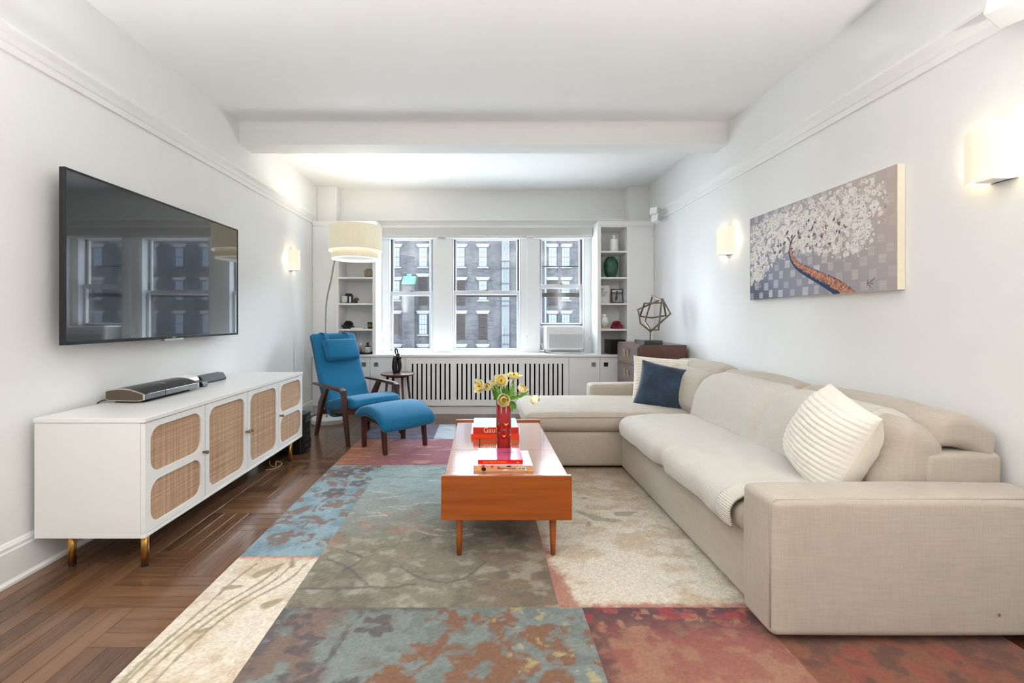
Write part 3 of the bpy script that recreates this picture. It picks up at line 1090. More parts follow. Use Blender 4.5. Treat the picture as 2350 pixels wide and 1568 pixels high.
# ================================================================== SIDEBOARD
sx0, sx1, sy0, sy1, sz0, sz1 = -2.105, -1.586, 2.085, 3.907, 0.170, 0.736
sb = thing('sideboard', 'long white sideboard with cane door panels and brass legs below the television', 'sideboard', ((sx0 + sx1) / 2, (sy0 + sy1) / 2, 0))
M['cane'], nt, p = newmat('woven_cane')
tc = node(nt, 'ShaderNodeTexCoord')
sp = node(nt, 'ShaderNodeSeparateXYZ')
nt.links.new(tc.outputs['Object'], sp.inputs[0])
wy = math_n(nt, 'ABSOLUTE', math_n(nt, 'SINE', math_n(nt, 'MULTIPLY', sp.outputs[1], 620.0)))
wz = math_n(nt, 'ABSOLUTE', math_n(nt, 'SINE', math_n(nt, 'MULTIPLY', sp.outputs[2], 620.0)))
sy_ = noise_tex(nt, coords(nt, (0.1, 90, 1.5)), 1.0, 3, 0.6)
sz_ = noise_tex(nt, coords(nt, (0.1, 1.5, 110)), 1.0, 3, 0.6)
k1 = math_n(nt, 'ADD', math_n(nt, 'MULTIPLY', sy_, 0.42), math_n(nt, 'MULTIPLY', sz_, 0.38))
k2 = math_n(nt, 'ADD', k1, math_n(nt, 'MULTIPLY', math_n(nt, 'MULTIPLY', wy, wz), 0.22))
nt.links.new(ramp(nt, k2, [(0.30, rgb(128, 92, 66)), (0.48, rgb(178, 142, 112)), (0.64, rgb(204, 174, 146)), (0.8, rgb(228, 206, 182))]), p.inputs['Base Color'])
p.inputs['Roughness'].default_value = 0.7
bump(nt, p, math_n(nt, 'MULTIPLY', wy, wz), 0.5, 0.001)
bx0 = sx1 - 0.022
add('carcass', join(box(sx0, bx0, sy0, sy0 + 0.02, sz0 + 0.02, sz1 - 0.022), box(sx0, bx0, sy1 - 0.02, sy1, sz0 + 0.02, sz1 - 0.022), box(sx0, bx0, sy0, sy1, sz0, sz0 + 0.02), box(sx0, sx0 + 0.012, sy0 + 0.0201, sy1 - 0.0201, sz0 + 0.0201, sz1 - 0.0221), box(sx0 + 0.013, bx0 - 0.04, 2.99, 3.01, sz0 + 0.02, sz1 - 0.022), box(bx0 + 0.0001, sx1, sy0, sy1, sz0, sz0 + 0.018)), M['lacquer'], sb, bevel=0.0015, bseg=1)
add('top', box(sx0 - 0.002, sx1 + 0.004, sy0 - 0.004, sy1 + 0.004, sz1 - 0.022, sz1), M['lacquer'], sb, bevel=0.002)


def rounded_rect(y0, y1, z0, z1, r, n=6):
    pts = []
    for cy, cz, a0 in ((y1 - r, z1 - r, 0), (y0 + r, z1 - r, 90), (y0 + r, z0 + r, 180), (y1 - r, z0 + r, 270)):
        for k in range(n + 1):
            a = math.radians(a0 + 90 * k / n)
            pts.append((cy + r * math.cos(a), cz + r * math.sin(a)))
    return pts


def framed_door(y0, y1, z0, z1, holes, x0, x1, parent, name='door'):
    """flat door with rounded openings: each opening gets a cell whose border is bridged to the hole"""
    g = []
    for cy0, cy1, cz0, cz1, hy0, hy1, hz0, hz1, r in holes:
        h = rounded_rect(hy0, hy1, hz0, hz1, r)
        n = len(h)
        outer = []
        cyc, czc = (hy0 + hy1) / 2, (hz0 + hz1) / 2
        q = n // 4
        corners = [(cy1, cz1), (cy0, cz1), (cy0, cz0), (cy1, cz0)]
        for i, (a, b) in enumerate(h):
            s = i // q
            k = i % q
            c = corners[s]
            # project on the cell border
            if k <= (q - 1) / 2:
                outer.append({0: (c[0], b), 1: (a, c[1]), 2: (c[0], b), 3: (a, c[1])}[s] if k < (q - 1) / 2 else c)
            else:
                outer.append({0: (a, c[1]), 1: (c[0], b), 2: (a, c[1]), 3: (c[0], b)}[s])
        v = [(x1, a, b) for a, b in outer] + [(x1, a, b) for a, b in h] + [(x1 - 0.014, a, b) for a, b in h] + [(x0, a, b) for a, b in outer]
        f = []
        for i in range(n):
            j = (i + 1) % n
            f += [(i, j, n + j, n + i), (n + i, n + j, 2 * n + j, 2 * n + i), (3 * n + i, 3 * n + j, j, i)]
        g.append((v, f))
    return add(name, join(*g), M['lacquer'], parent)


dy = (sy1 - sy0) / 4
zd0, zd1 = 0.191, 0.711
for i in range(4):
    a, b = sy0 + i * dy + 0.003, sy0 + (i + 1) * dy - 0.003
    st = 0.034
    if i in (0, 3):
        zm = (zd0 + zd1) / 2 - 0.008
        holes = [(a, b, zm, zd1, a + st, b - st, zm + 0.020, zd1 - 0.030, 0.062), (a, b, zd0, zm, a + st, b - st, zd0 + 0.030, zm - 0.020, 0.062)]
    else:
        holes = [(a, b, zd0, zd1, a + st, b - st, zd0 + 0.030, zd1 - 0.030, 0.062)]
    d = framed_door(a, b, zd0, zd1, holes, bx0 + 0.001, sx1, sb)
    for h in holes:
        add('cane_panel', box(sx1 - 0.014, sx1 - 0.009, h[4] - 0.012, h[5] + 0.012, h[6] - 0.012, h[7] + 0.012), M['cane'], d)
    ky = {0: b - 0.017, 1: b - 0.017, 2: a + 0.017, 3: a + 0.017}[i]
    kz = 0.447
    kb = tube([(sx1, ky, kz), (sx1 + 0.014, ky, kz), (sx1 + 0.018, ky, kz), (sx1 + 0.028, ky, kz), (sx1 + 0.031, ky, kz)], [0.006, 0.0055, 0.009, 0.0105, 0.008], 12)
    add('knob', kb, M['oldbrass'], d, smooth=True)
for lx, ly in ((-1.645, 2.165), (-2.0, 2.165), (-1.63, 3.76), (-2.0, 3.76)):
    lg = add('leg', tube([(lx, ly, 0.012), (lx, ly, sz0)], [0.0165, 0.0175], 16), M['brass'], sb, smooth=True)
    add('foot', tube([(lx, ly, 0.0), (lx, ly, 0.013)], 0.0155, 14), M['black_rub'], lg)

# things on the sideboard
av = thing('media_console', 'low black media console with rounded bronze ends on the sideboard', 'console', (-1.98, 2.69, sz1))
x0, x1, y0, y1, zb = -2.085, -1.872, 2.452, 2.935, sz1 + 0.012
prof = []
for k in range(15):
    u = k / 14
    prof.append((x0 + (x1 - x0) * u, zb + 0.050 + 0.026 * math.sin(math.pi * min(1, u * 0.9 + 0.08)) - 0.016 * u))
prof_full = [(x1, zb + 0.004), (x1 - 0.03, zb - 0.002), (x0 + 0.02, zb + 0.002), (x0, zb + 0.01)] + prof
add('housing', prism(prof_full, 'y', y0 + 0.012, y1 - 0.012), M['black_pl'], av)
M['bronze_end'] = plain('bronze_end_cap', rgb(96, 84, 74), 0.4, 0.5, var=0.05)
M['champagne'] = plain('champagne_trim', rgb(205, 192, 172), 0.3, 0.8, var=0.04)
for a, b in ((y0, y0 + 0.004), (y1 - 0.004, y1)):
    e = add('end_cap', prism([((p_[0] - (x0 + x1) / 2) * 0.95 + (x0 + x1) / 2, (p_[1] - zb - 0.03) * 0.86 + zb + 0.03) for p_ in prof_full], 'y', a - 0.001, b + 0.001), M['bronze_end'], av)
    add('trim_ring', prism(prof_full, 'y', min(a, b) + (0.001 if a < 2.6 else -0.008), max(a, b) + (0.008 if a < 2.6 else -0.001)), M['champagne'], e)
add('front_flap', join(box(x1 - 0.002, x1 + 0.002, y0 + 0.016, 2.618, zb + 0.006, zb + 0.036), box(x1 - 0.002, x1 + 0.002, 2.624, y1 - 0.016, zb + 0.006, zb + 0.036)), M['screen'], av, bevel=0.001)
add('foot_pad', box(x0 + 0.02, x1 - 0.03, y0 + 0.05, y1 - 0.05, sz1 + 0.0005, zb), M['black_rub'], av)
text('logo', 'BOSE', 0.018, (-1.925, 2.66, zb + 0.0745), (0, math.radians(16), math.pi / 2), M['champagne'], av)
add('cable', tube(smooth_path([(x0 + 0.01, y0 + 0.02, sz1 + 0.02), (x0 - 0.008, y0 - 0.01, sz1 + 0.016), (x0 - 0.018, y0 - 0.03, sz1 + 0.004)]), 0.003, 6), M['black_rub'], av)

rt = thing('router_box', 'white low network box against the wall behind the media console', 'box', (-2.05, 3.03, sz1))
add('body', prism([(-2.10, sz1 + 0.0005), (-2.005, sz1 + 0.0005), (-2.0, sz1 + 0.04), (-2.012, sz1 + 0.062), (-2.10, sz1 + 0.074)], 'y', 2.95, 3.14), M['white_pl'], rt, bevel=0.006)
add('end_panel', box(-2.09, -2.015, 2.9485, 2.951, sz1 + 0.008, sz1 + 0.056), M['grey_pl'], rt)
sp_ = thing('remote_cradle', 'small black wedge-shaped infrared puck beside the media console', 'gadget', (-1.945, 3.07, sz1))
add('body', prism([(-1.985, sz1 + 0.0005), (-1.915, sz1 + 0.0005), (-1.91, sz1 + 0.02), (-1.92, sz1 + 0.036), (-1.985, sz1 + 0.040)], 'y', 3.03, 3.09), M['black_pl'], sp_, bevel=0.003)
add('lens', box(-1.9145, -1.909, 3.035, 3.085, sz1 + 0.006, sz1 + 0.022), M['screen'], sp_)
rm = thing('center_speaker', 'dark grey wedge bar speaker at the back of the sideboard', 'speaker', (-2.03, 3.31, sz1))
add('body', prism([(-2.085, sz1 + 0.0005), (-1.993, sz1 + 0.0005), (-1.986, sz1 + 0.010), (-2.012, sz1 + 0.052), (-2.055, sz1 + 0.058), (-2.085, sz1 + 0.047)], 'y', 3.17, 3.45), M['black_pl'], rm, bevel=0.004)
add('grille', prism([(-1.989, sz1 + 0.011), (-1.985, sz1 + 0.012), (-2.010, sz1 + 0.050), (-2.014, sz1 + 0.049)], 'y', 3.18, 3.44), plain('speaker_cloth', rgb(82, 90, 98), 0.7, var=0.1, scale=300), rm)

# subwoofer on the floor behind the sideboard
sw = thing('subwoofer', 'black tower subwoofer with vent slots on the floor past the sideboard', 'speaker', (-1.79, 4.04, 0))
arcp = [(-1.995, 3.935), (-1.62, 3.935)] + [(-1.62 + 0.035 * math.sin(t), 4.04 - 0.105 * math.cos(t)) for t in np.linspace(0.25, math.pi - 0.25, 7)] + [(-1.62, 4.145), (-1.995, 4.145)]
add('cabinet', prism(arcp, 'z', 0.006, 0.352), M['black_pl'], sw, bevel=0.003)
for z in (0.285, 0.07, 0.02):
    vv = add('vent', box(-1.60, -1.5835, 3.985, 4.095, z, z + 0.040), M['black_in'], sw)
    add('lip', box(-1.60, -1.581, 3.985, 4.095, z - 0.004, z + 0.001), M['steel'], vv)
text('logo', 'BOSE', 0.022, (-1.5840, 4.01, 0.19), (math.pi / 2, 0, math.pi / 2), M['steel'], sw)
tag(add('power_cable', tube(smooth_path([(-1.72, 3.52, 0.005), (-1.66, 3.56, 0.006), (-1.64, 3.63, 0.02), (-1.70, 3.66, 0.03), (-1.68, 3.60, 0.006), (-1.74, 3.64, 0.005), (-1.80, 3.75, 0.005)], 8), 0.004, 6), plain('beige_cable', rgb(196, 170, 130), 0.6, var=0.03), smooth=True), 'thin beige cable curled on the floor under the sideboard', 'cable')

# ================================================================== SPEAKERS ON THE RIGHT WALL
def wall_speaker(label, y, z, s):
    w = thing('wall_speaker', label, 'speaker', (XR, y, z), group='small white satellite speakers on the wall')
    add('wall_plate', box(XR - 0.012, XR - 0.001, y - 0.03, y + 0.03, z - 0.05, z + 0.05), M['white_pl'], w, bevel=0.003)
    add('bracket_arm', tube([(XR - 0.012, y, z), (XR - 0.05, y, z + 0.01), (XR - 0.075, y, z + 0.02)], 0.012, 10), M['white_pl'], w, smooth=True)
    for k, rz in ((0.5, 0.35), (-0.5, 0.15)):
        g = rbox(0.082, 0.095, 0.082, 0.006, (2, 2, 2))
        c = add('speaker_cube', xform(g, (XR - 0.115 + k * -0.02, y, z + 0.02 + k * 0.086), (0, 0.18, rz + 0.3)), M['white_pl'], w, smooth=True)
        gg = box(-0.036, 0.036, -0.0495, -0.0475, -0.036, 0.036)
        add('grille', xform(gg, (XR - 0.115 + k * -0.02, y, z + 0.02 + k * 0.086), (0, 0.18, rz + 0.3)), M['grey_pl'], c)


wall_speaker('small white twin-cube speaker on the wall above the dresser', 5.25, Z(498, 5.25), 1)
ns = thing('ceiling_corner_speaker', 'white wall speaker above the near wall sconce', 'speaker', (XR, 1.72, 2.45))
g = rbox(0.12, 0.11, 0.20, 0.006, (2, 2, 2))
add('housing', xform(g, (2.045, 1.70, 2.462), (0.10, 0.25, 0.35)), M['white_pl'], ns, smooth=True)
add('bracket_arm', tube([(XR - 0.012, 1.72, 2.48), (2.05, 1.73, 2.48)], 0.014, 10), M['white_pl'], ns, smooth=True)
add('wall_plate', box(XR - 0.012, XR - 0.001, 1.69, 1.75, 2.43, 2.53), M['white_pl'], ns, bevel=0.003)
g = box(-0.016, 0.016, -0.0565, -0.0545, -0.076, -0.070)
add('logo_bar', xform(g, (2.045, 1.70, 2.462), (0.10, 0.25, 0.35)), M['grey_pl'], ns)

# ================================================================== SOFA
SB = 2.122            # back of the sofa
sofa = thing('sectional_sofa', 'large beige linen sectional sofa with chaise and adjustable headrests', 'sofa', (1.6, 3.1, 0.012))


def soft(name, cx, cy, cz, sx, sy, sz, r, parent, mat=None, puff=(0, 0, 0), core=(8, 10, 6), rot=(0, 0, 0), wr=0.0, seed=0, extra=None):
    def df(V):
        V = V.copy()
        u = V / (np.array([sx, sy, sz]) / 2)
        w = 1 - np.clip(u * u, 0, 1)
        V[:, 0] += np.sign(V[:, 0]) * puff[0] * w[:, 1] * w[:, 2] * np.abs(u[:, 0])
        V[:, 1] += np.sign(V[:, 1]) * puff[1] * w[:, 0] * w[:, 2] * np.abs(u[:, 1])
        V[:, 2] += np.sign(V[:, 2]) * puff[2] * w[:, 0] * w[:, 1] * np.abs(u[:, 2])
        if wr:
            n = fbm(V[:, 0] * 7 + V[:, 2] * 5 + seed, V[:, 1] * 7 - V[:, 2] * 4, seed, 3) - 0.5
            V[:, 2] += wr * n * (u[:, 2] > 0.3)
            V[:, 0] += wr * n * (np.abs(u[:, 0]) > 0.6) * 0.7
        if extra is not None:
            V = extra(V, u)
        return V
    g = rbox(sx, sy, sz, r, core, 4, df)
    return add(name, xform(g, (cx, cy, cz), rot), mat or M['linen'], parent, smooth=True)


def span(name, x0, x1, y0, y1, z0, z1, r, parent, **kw):
    return soft(name, (x0 + x1) / 2, (y0 + y1) / 2, (z0 + z1) / 2, x1 - x0, y1 - y0, z1 - z0, r, parent, **kw)


def arm_piping(x0, x1, y, z0, z1, r, parent):
    """raised seam round the outer face of an arm"""
    pts = [(x1, y, z1)] + [(x0 + r - r * math.sin(t), y, z1 - r + r * math.cos(t)) for t in np.linspace(0, math.pi / 2, 6)] + [(x0, y, z0)]
    add('piping', tube(pts, 0.0035, 6), M['linen'], parent, smooth=True)


a1 = span('arm', 1.050, SB, 1.614, 1.806, 0.040, 0.545, 0.030, sofa, puff=(0.008, 0.006, 0.012), core=(14, 6, 8), wr=0.006, seed=3)
arm_piping(1.052, SB - 0.02, 1.628, 0.07, 0.541, 0.03, a1)
a2 = span('arm', 1.055, SB, 4.352, 4.545, 0.040, 0.560, 0.035, sofa, puff=(0.008, 0.006, 0.010), core=(10, 6, 8), wr=0.006, seed=4)
span('seat_base', 1.090, SB, 1.806, 3.50, 0.040, 0.330, 0.020, sofa, puff=(0.010, 0, 0), core=(6, 30, 6), wr=0.012, seed=5)
span('chaise_base', 0.375, SB, 3.500, 4.352, 0.040, 0.312, 0.028, sofa, puff=(0.006, 0.006, 0), core=(16, 8, 5), wr=0.004, seed=6)
for k, (ya, yb) in enumerate(((1.808, 2.598), (2.602, 3.39))):
    span('seat_cushion', 1.062, 1.74, ya, yb, 0.318, 0.440, 0.050, sofa, puff=(0.015, 0.0, 0.030), core=(12, 14, 4), wr=0.010, seed=10 + k)
cc = span('chaise_cushion', 0.335, 1.80, 3.470, 4.350, 0.314, 0.462, 0.062, sofa, puff=(0.02, 0.006, 0.020), core=(20, 12, 4), wr=0.008, seed=12)
add('piping', tube(smooth_path([(1.72, 3.466, 0.435), (1.2, 3.463, 0.437), (0.7, 3.463, 0.437), (0.42, 3.472, 0.432), (0.345, 3.54, 0.432), (0.325, 3.9, 0.435), (0.345, 4.28, 0.432)]), 0.003, 6), M['linen'], cc, smooth=True)
span('back_frame', 1.80, SB, 1.806, 4.352, 0.30, 0.655, 0.03, sofa, core=(4, 24, 6), wr=0.006, seed=20)
for k, (ya, yb) in enumerate(((1.812, 2.600), (2.604, 3.395), (3.40, 4.345))):
    soft('back_cushion', 1.775, (ya + yb) / 2, 0.590, 0.235, yb - ya, 0.36, 0.085, sofa, puff=(0.035, 0.0, 0.02), core=(4, 16, 8), rot=(0, math.radians(20), 0), wr=0.02, seed=30 + k)
for k, (ya, yb) in enumerate(((1.815, 2.66), (2.67, 3.50), (3.51, 4.345))):
    def slope(V, u):
        V[:, 2] += -0.05 * (u[:, 0] + 0.2) ** 2
        return V
    hd = soft('headrest', 1.992, (ya + yb) / 2, 0.735 + (0.015 if k == 2 else 0), 0.262, yb - ya, 0.135, 0.045, sofa, puff=(0.01, 0.0, 0.022), core=(8, 16, 4), rot=(0, math.radians(8), 0), wr=0.018, seed=40 + k, extra=slope)
for fx, fy in ((1.14, 1.70), (2.02, 1.70), (1.14, 4.45), (2.02, 4.45), (0.50, 3.62), (0.50, 4.22)):
    add('foot', box(fx - 0.03, fx + 0.03, fy - 0.03, fy + 0.03, 0.0125, 0.050), M['black_rub'], sofa)
add('stain', lathe([(0.006, 0.0), (0.004, 0.0006)], 9, (0, 0, 0)), plain('small_stain', rgb(140, 92, 52), 0.9, var=0.1), a1, world=False)
_st = bpy.data.objects['stain']
_st.rotation_euler = (math.pi / 2, 0, 0)
_st.location = (X(2294, 1.607) - 1.6, 1.6065 - 3.1, Z(1412, 1.607) - 0.012)
_st.scale = (0.6, 1.2, 1)


# knitted throw draped over the two seats and their back cushions
def throw_point(s, y):
    """s in metres along the profile from the front hem; returns x, z"""
    P = PROF
    d = np.concatenate([[0], np.cumsum(np.linalg.norm(np.diff(P, axis=0), axis=1))])
    return np.interp(s, d, P[:, 0]), np.interp(s, d, P[:, 1]), d[-1]


raw = [(1.047, 0.340), (1.040, 0.380), (1.046, 0.418), (1.070, 0.445), (1.12, 0.463), (1.22, 0.474), (1.36, 0.478), (1.48, 0.476), (1.565, 0.468), (1.585, 0.476), (1.596, 0.510), (1.608, 0.570), (1.632, 0.640), (1.672, 0.712), (1.722, 0.762), (1.790, 0.786), (1.840, 0.786), (1.872, 0.774)]
PROF = np.array(smooth_path([(a, 0, b) for a, b in raw], 5))[:, [0, 2]]
_, _, PL = throw_point(0, 0)
NS, NY = 110, 150
SS = np.linspace(0, PL, NS)
TV = np.zeros((NS, NY, 3))
UVT = np.zeros((NS, NY, 2))
tgx = np.gradient(PROF[:, 0])
for j in range(NY):
    t = j / (NY - 1)
    # near hem runs diagonally: further in on the back than on the seat
    y_near = np.interp(SS, [0, 0.45, 0.55, PL], [1.845, 1.850, 1.900, 1.915])
    y_far = np.interp(SS, [0, PL], [3.405, 3.402])
    y = y_near + (y_far - y_near) * t
    px_, pz_, _ = throw_point(SS, 0)
    dx = np.gradient(px_)
    dz = np.gradient(pz_)
    L = np.sqrt(dx * dx + dz * dz) + 1e-9
    nx, nz = -dz / L, dx / L
    seam = np.exp(-((y - 2.60) / 0.055) ** 2) * np.interp(SS, [0, 0.1, 0.45, 0.55, 0.75, PL], [0.030, 0.020, 0.006, 0.012, 0.028, 0.02])
    wob = 0.018 * (fbm(SS * 5, y * 3.2, 5, 3) - 0.5) + 0.008 * (fbm(SS * 16, y * 9, 8, 2) - 0.5)
    endr = np.exp(-((y - 3.40) / 0.05) ** 2) * 0.02 + np.exp(-((y - 1.82) / 0.045) ** 2) * 0.006
    endr = endr + np.exp(-((y - 1.83) / 0.11) ** 2) * np.interp(SS, [0, 0.62, 0.75, PL], [0, 0, 0.030, 0.075])
    off = 0.010 - seam + wob - endr
    TV[:, j, 0] = px_ + nx * off
    TV[:, j, 1] = y
    TV[:, j, 2] = pz_ + nz * off
    UVT[:, j, 0] = SS
    UVT[:, j, 1] = y
NB = 9      # columns of the ribbed border
thr = thing('knit_throw', 'cream waffle-knit throw blanket draped over the sofa seat and back', 'throw', (1.5, 2.6, 0.46))
Vm = TV[:, NB:, :].reshape(-1, 3)
add('blanket', (Vm, grid_faces(NS, NY - NB)), M['throw'], thr, smooth=True, solid=-0.008, uv=UVT[:, NB:, :].reshape(-1, 2))
Vb = TV[:, :NB + 1, :].copy()
ub = UVT[:, :NB + 1, ::-1].copy()
add('ribbed_border', (Vb.reshape(-1, 3), grid_faces(NS, NB + 1)), M['rib'], thr, smooth=True, solid=-0.010, uv=ub.reshape(-1, 2))


# ------------------------------------------------------------------ pillows
def pillow(name, label, w, h, t, loc, rot, mat_f, mat_b, ribs=0, rib_amp=0.006, seed=0, cat='pillow', n=44, rib_along='h', ears=0.05, group=None, piping=None):
    """local: x width, z height, front face towards -y"""
    r = empty(name, loc, rot=rot)
    tag(r, label, cat, group)
    u = np.linspace(-1, 1, n)
    U, W = np.meshgrid(u, u, indexing='ij')
    prof = np.clip((1 - np.abs(U) ** 2.6), 0, 1) ** 0.62 * np.clip((1 - np.abs(W) ** 2.6), 0, 1) ** 0.62
    inset = 1 - ears * (1 - W ** 2) * np.abs(U) ** 4
    inset2 = 1 - ears * (1 - U ** 2) * np.abs(W) ** 4
    xx = U * w / 2 * inset
    zz = W * h / 2 * inset2
    fr = fbm(U * 3 + seed, W * 3, seed, 3) - 0.5
    for side, mt, nm in ((-1, mat_f, 'front_cover'), (1, mat_b, 'back_cover')):
        d = t / 2 * prof + 0.018 * fr * prof
        if ribs and side < 0:
            ph = (W if rib_along == 'h' else U) * ribs + 0.15 * fr
            d = d + rib_amp * np.abs(np.sin(ph * math.pi / 2)) ** 0.7 * prof ** 0.4 + 0.0015 * (RNG.random(U.shape) - 0.5) * prof
        V = np.stack([xx, side * d, zz], axis=-1).reshape(-1, 3)
        add(nm, (V, grid_faces(n, n)), mt, r, world=False, smooth=True)
    if piping:
        e = [(xx[i, 0], 0, zz[i, 0]) for i in range(n)] + [(xx[-1, j], 0, zz[-1, j]) for j in range(1, n)] + [(xx[i, -1], 0, zz[i, -1]) for i in range(n - 2, -1, -1)] + [(xx[0, j], 0, zz[0, j]) for j in range(n - 2, 0, -1)]
        add('piping', tube(e, 0.004, 6, closed=True), piping, r, world=False, smooth=True)
    return r


def rotm(yaw, pitch, roll):
    m = Matrix.Rotation(yaw, 3, 'Z') @ Matrix.Rotation(pitch, 3, 'X') @ Matrix.Rotation(roll, 3, 'Y')
    return m.to_euler()


pillow('ribbed_pillow', 'cream tufted pillow with plain back leaning at the near end of the sofa', 0.43, 0.43, 0.27, (1.575, 2.02, 0.650), rotm(math.radians(-101), math.radians(-20), math.radians(12)), M['boucle'], M['cream_cov'], ribs=18, rib_amp=0.008, seed=2, n=120)
pillow('velvet_pillow', 'dark blue velvet pillow leaning in the corner of the chaise', 0.53, 0.43, 0.15, (1.585, 3.78, 0.605), rotm(math.radians(-24), math.radians(-24), math.radians(10)), M['velvet'], M['gold_t'], seed=5, n=60, ears=0.07)
pillow('ribbed_pillow', 'white ribbed pillow standing behind the blue velvet pillow', 0.54, 0.46, 0.15, (1.665, 4.10, 0.625), rotm(math.radians(-16), math.radians(-20), math.radians(3)), M['boucle'], M['cream_cov'], ribs=17, rib_amp=0.010, seed=7, n=90)

# ================================================================== COFFEE TABLE
tx0, tx1, ty0, ty1 = -0.202, 0.432, 2.150, 3.365
ztop, zbot = 0.430, 0.226
tb = thing('coffee_table', 'teak coffee table with lift-up top standing on the rug', 'table', ((tx0 + tx1) / 2, (ty0 + ty1) / 2, 0.012))
add('end_panel', box(tx0, tx1, ty0, ty0 + 0.022, zbot, 0.443), M['teak'], tb, bevel=0.004)
add('end_panel', box(tx0, tx1, ty1 - 0.022, ty1, zbot, 0.443), M['teak'], tb, bevel=0.004)
ym = 2.618
i0, i1 = tx0 + 0.014, tx1 - 0.014
add('side_panel', box(i0, i0 + 0.018, ty0 + 0.022, ty1 - 0.022, zbot + 0.01, ztop - 0.021), M['teak'], tb)
add('side_panel', box(i1 - 0.018, i1, ty0 + 0.022, ty1 - 0.022, zbot + 0.01, ztop - 0.021), M['teak'], tb)
add('bottom_panel', box(i0 + 0.018, i1 - 0.018, ty0 + 0.022, ty1 - 0.022, zbot + 0.012, zbot + 0.024), M['teak'], tb)
xm = -0.020
add('top_panel', box(i0, i1, ty0 + 0.023, ym - 0.0015, ztop - 0.020, ztop), M['teak_top'], tb, bevel=0.001, bseg=1)
add('top_panel', box(i0, xm - 0.002, ym + 0.0015, ty1 - 0.023, ztop - 0.020, ztop), M['teak_top'], tb, bevel=0.001, bseg=1)
add('lift_top', box(xm + 0.002, i1, ym + 0.0015, ty1 - 0.023, ztop - 0.020, ztop), M['teak_top'], tb, bevel=0.001, bseg=1)
for lx in (-0.117, 0.353):
    for ly in (2.245, 3.27):
        add('leg', tube([(lx + (0.002 if lx > 0 else -0.002), ly, 0.0125), (lx, ly, zbot + 0.012)], [0.0125, 0.0195], 18), M['teak_leg'], tb, smooth=True)


# ------------------------------------------------------------------ books and vase on the table
def book(label, x0, x1, y0, y1, z, t, cover, spine_mat, rot=0.0, group=None, name='book', pages=None):
    cx, cy = (x0 + x1) / 2, (y0 + y1) / 2
    b = thing(name, label, 'book', (cx, cy, z), rotz=rot, group=group)
    w, d = (x1 - x0) / 2, (y1 - y0) / 2
    c = 0.0028
    add('pages', box(-w + 0.004, w - 0.004, -d + 0.004, d - 0.004, c, t - c), pages or M['pages'], b, world=False)
    add('front_cover', box(-w, w, -d, d, t - c, t), cover, b, world=False)
    add('back_cover', box(-w, w, -d, d, 0.0002, c), cover, b, world=False)
    add('spine', box(-w, w, -d - 0.001, -d + 0.003, 0.0002, t), spine_mat, b, world=False, bevel=0.001, bseg=1)
    return b


M['pages'] = plain('book_pages', rgb(236, 232, 222), 0.8, var=0.04, scale=300, stretch=(0.1, 0.1, 8))
M['red_cover'] = plain('red_cover', rgb(206, 44, 30), 0.3, var=0.03, coat=0.3)
M['orange_cover'] = plain('orange_cover', rgb(236, 66, 24), 0.3, var=0.02, coat=0.3)
M['crimson'] = plain('crimson_cover', rgb(214, 14, 20), 0.3, var=0.02, coat=0.3)
M['magenta_cover'] = plain('magenta_cover', rgb(188, 70, 120), 0.15, var=0.25, scale=8, coat=0.8)
M['white_cover'] = plain('white_cover', rgb(226, 226, 226), 0.3, var=0.02, coat=0.3)
M['photo_cover'] = plain('blue_white_cover', rgb(176, 200, 212), 0.25, var=0.35, scale=9, coat=0.5)
M['beige_cover'] = plain('beige_spine', rgb(206, 160, 128), 0.4, var=0.05)
M['gold_ink'] = plain('gold_ink', rgb(240, 178, 40), 0.4, var=0.02)
M['cream_ink'] = plain('cream_ink', rgb(240, 222, 176), 0.4, var=0.02)
M['dark_ink'] = plain('dark_ink', rgb(40, 34, 30), 0.5, var=0.02)
M['green_ink'] = plain('green_ink', rgb(92, 124, 60), 0.4, var=0.05)
M['grey_ink'] = plain('grey_ink', rgb(132, 150, 150), 0.4, var=0.05)
M['rust_ink'] = plain('rust_ink', rgb(220, 74, 34), 0.4, var=0.05)

z1 = ztop
b = book('orange-red art book at the bottom of the far stack', X(1081, 2.866), X(1192, 2.866), 2.866, 3.17, z1, 0.031, M['orange_cover'], M['orange_cover'], group='art books on the coffee table')
b = book('thick art book with red spine and pale photo cover on the far stack', X(1086, 2.87), X(1190, 2.87), 2.872, 3.15, z1 + 0.0315, 0.040, M['photo_cover'], M['red_cover'], group='art books on the coffee table')
text('title', 'Gaudí', 0.047, (X(1109, 2.866), 2.870, z1 + 0.0385), (math.pi / 2, 0, 0), M['cream_ink'], b)
b = book('beige illustrated art book at the bottom of the near stack', X(1086, 2.244), X(1223, 2.244), 2.244, 2.50, z1, 0.031, M['white_cover'], M['beige_cover'], group='art books on the coffee table')
yf = 2.2425
text('title', 'Paintings for the Future', 0.0095, (X(1143, yf), yf, z1 + 0.0145), (math.pi / 2, 0, 0), M['dark_ink'], b)


def spine_shape(pts, mat, name='spine_print', d=0.0):
    add(name, prism([(X(a, yf), Z(c, yf)) for a, c in pts], 'y', yf - 0.0003 - d, yf + 0.0006), mat, b)


def ell(cx, cy, rx, ry, n=14):
    return [(cx + rx * math.cos(2 * math.pi * k / n), cy + ry * math.sin(2 * math.pi * k / n)) for k in range(n)]


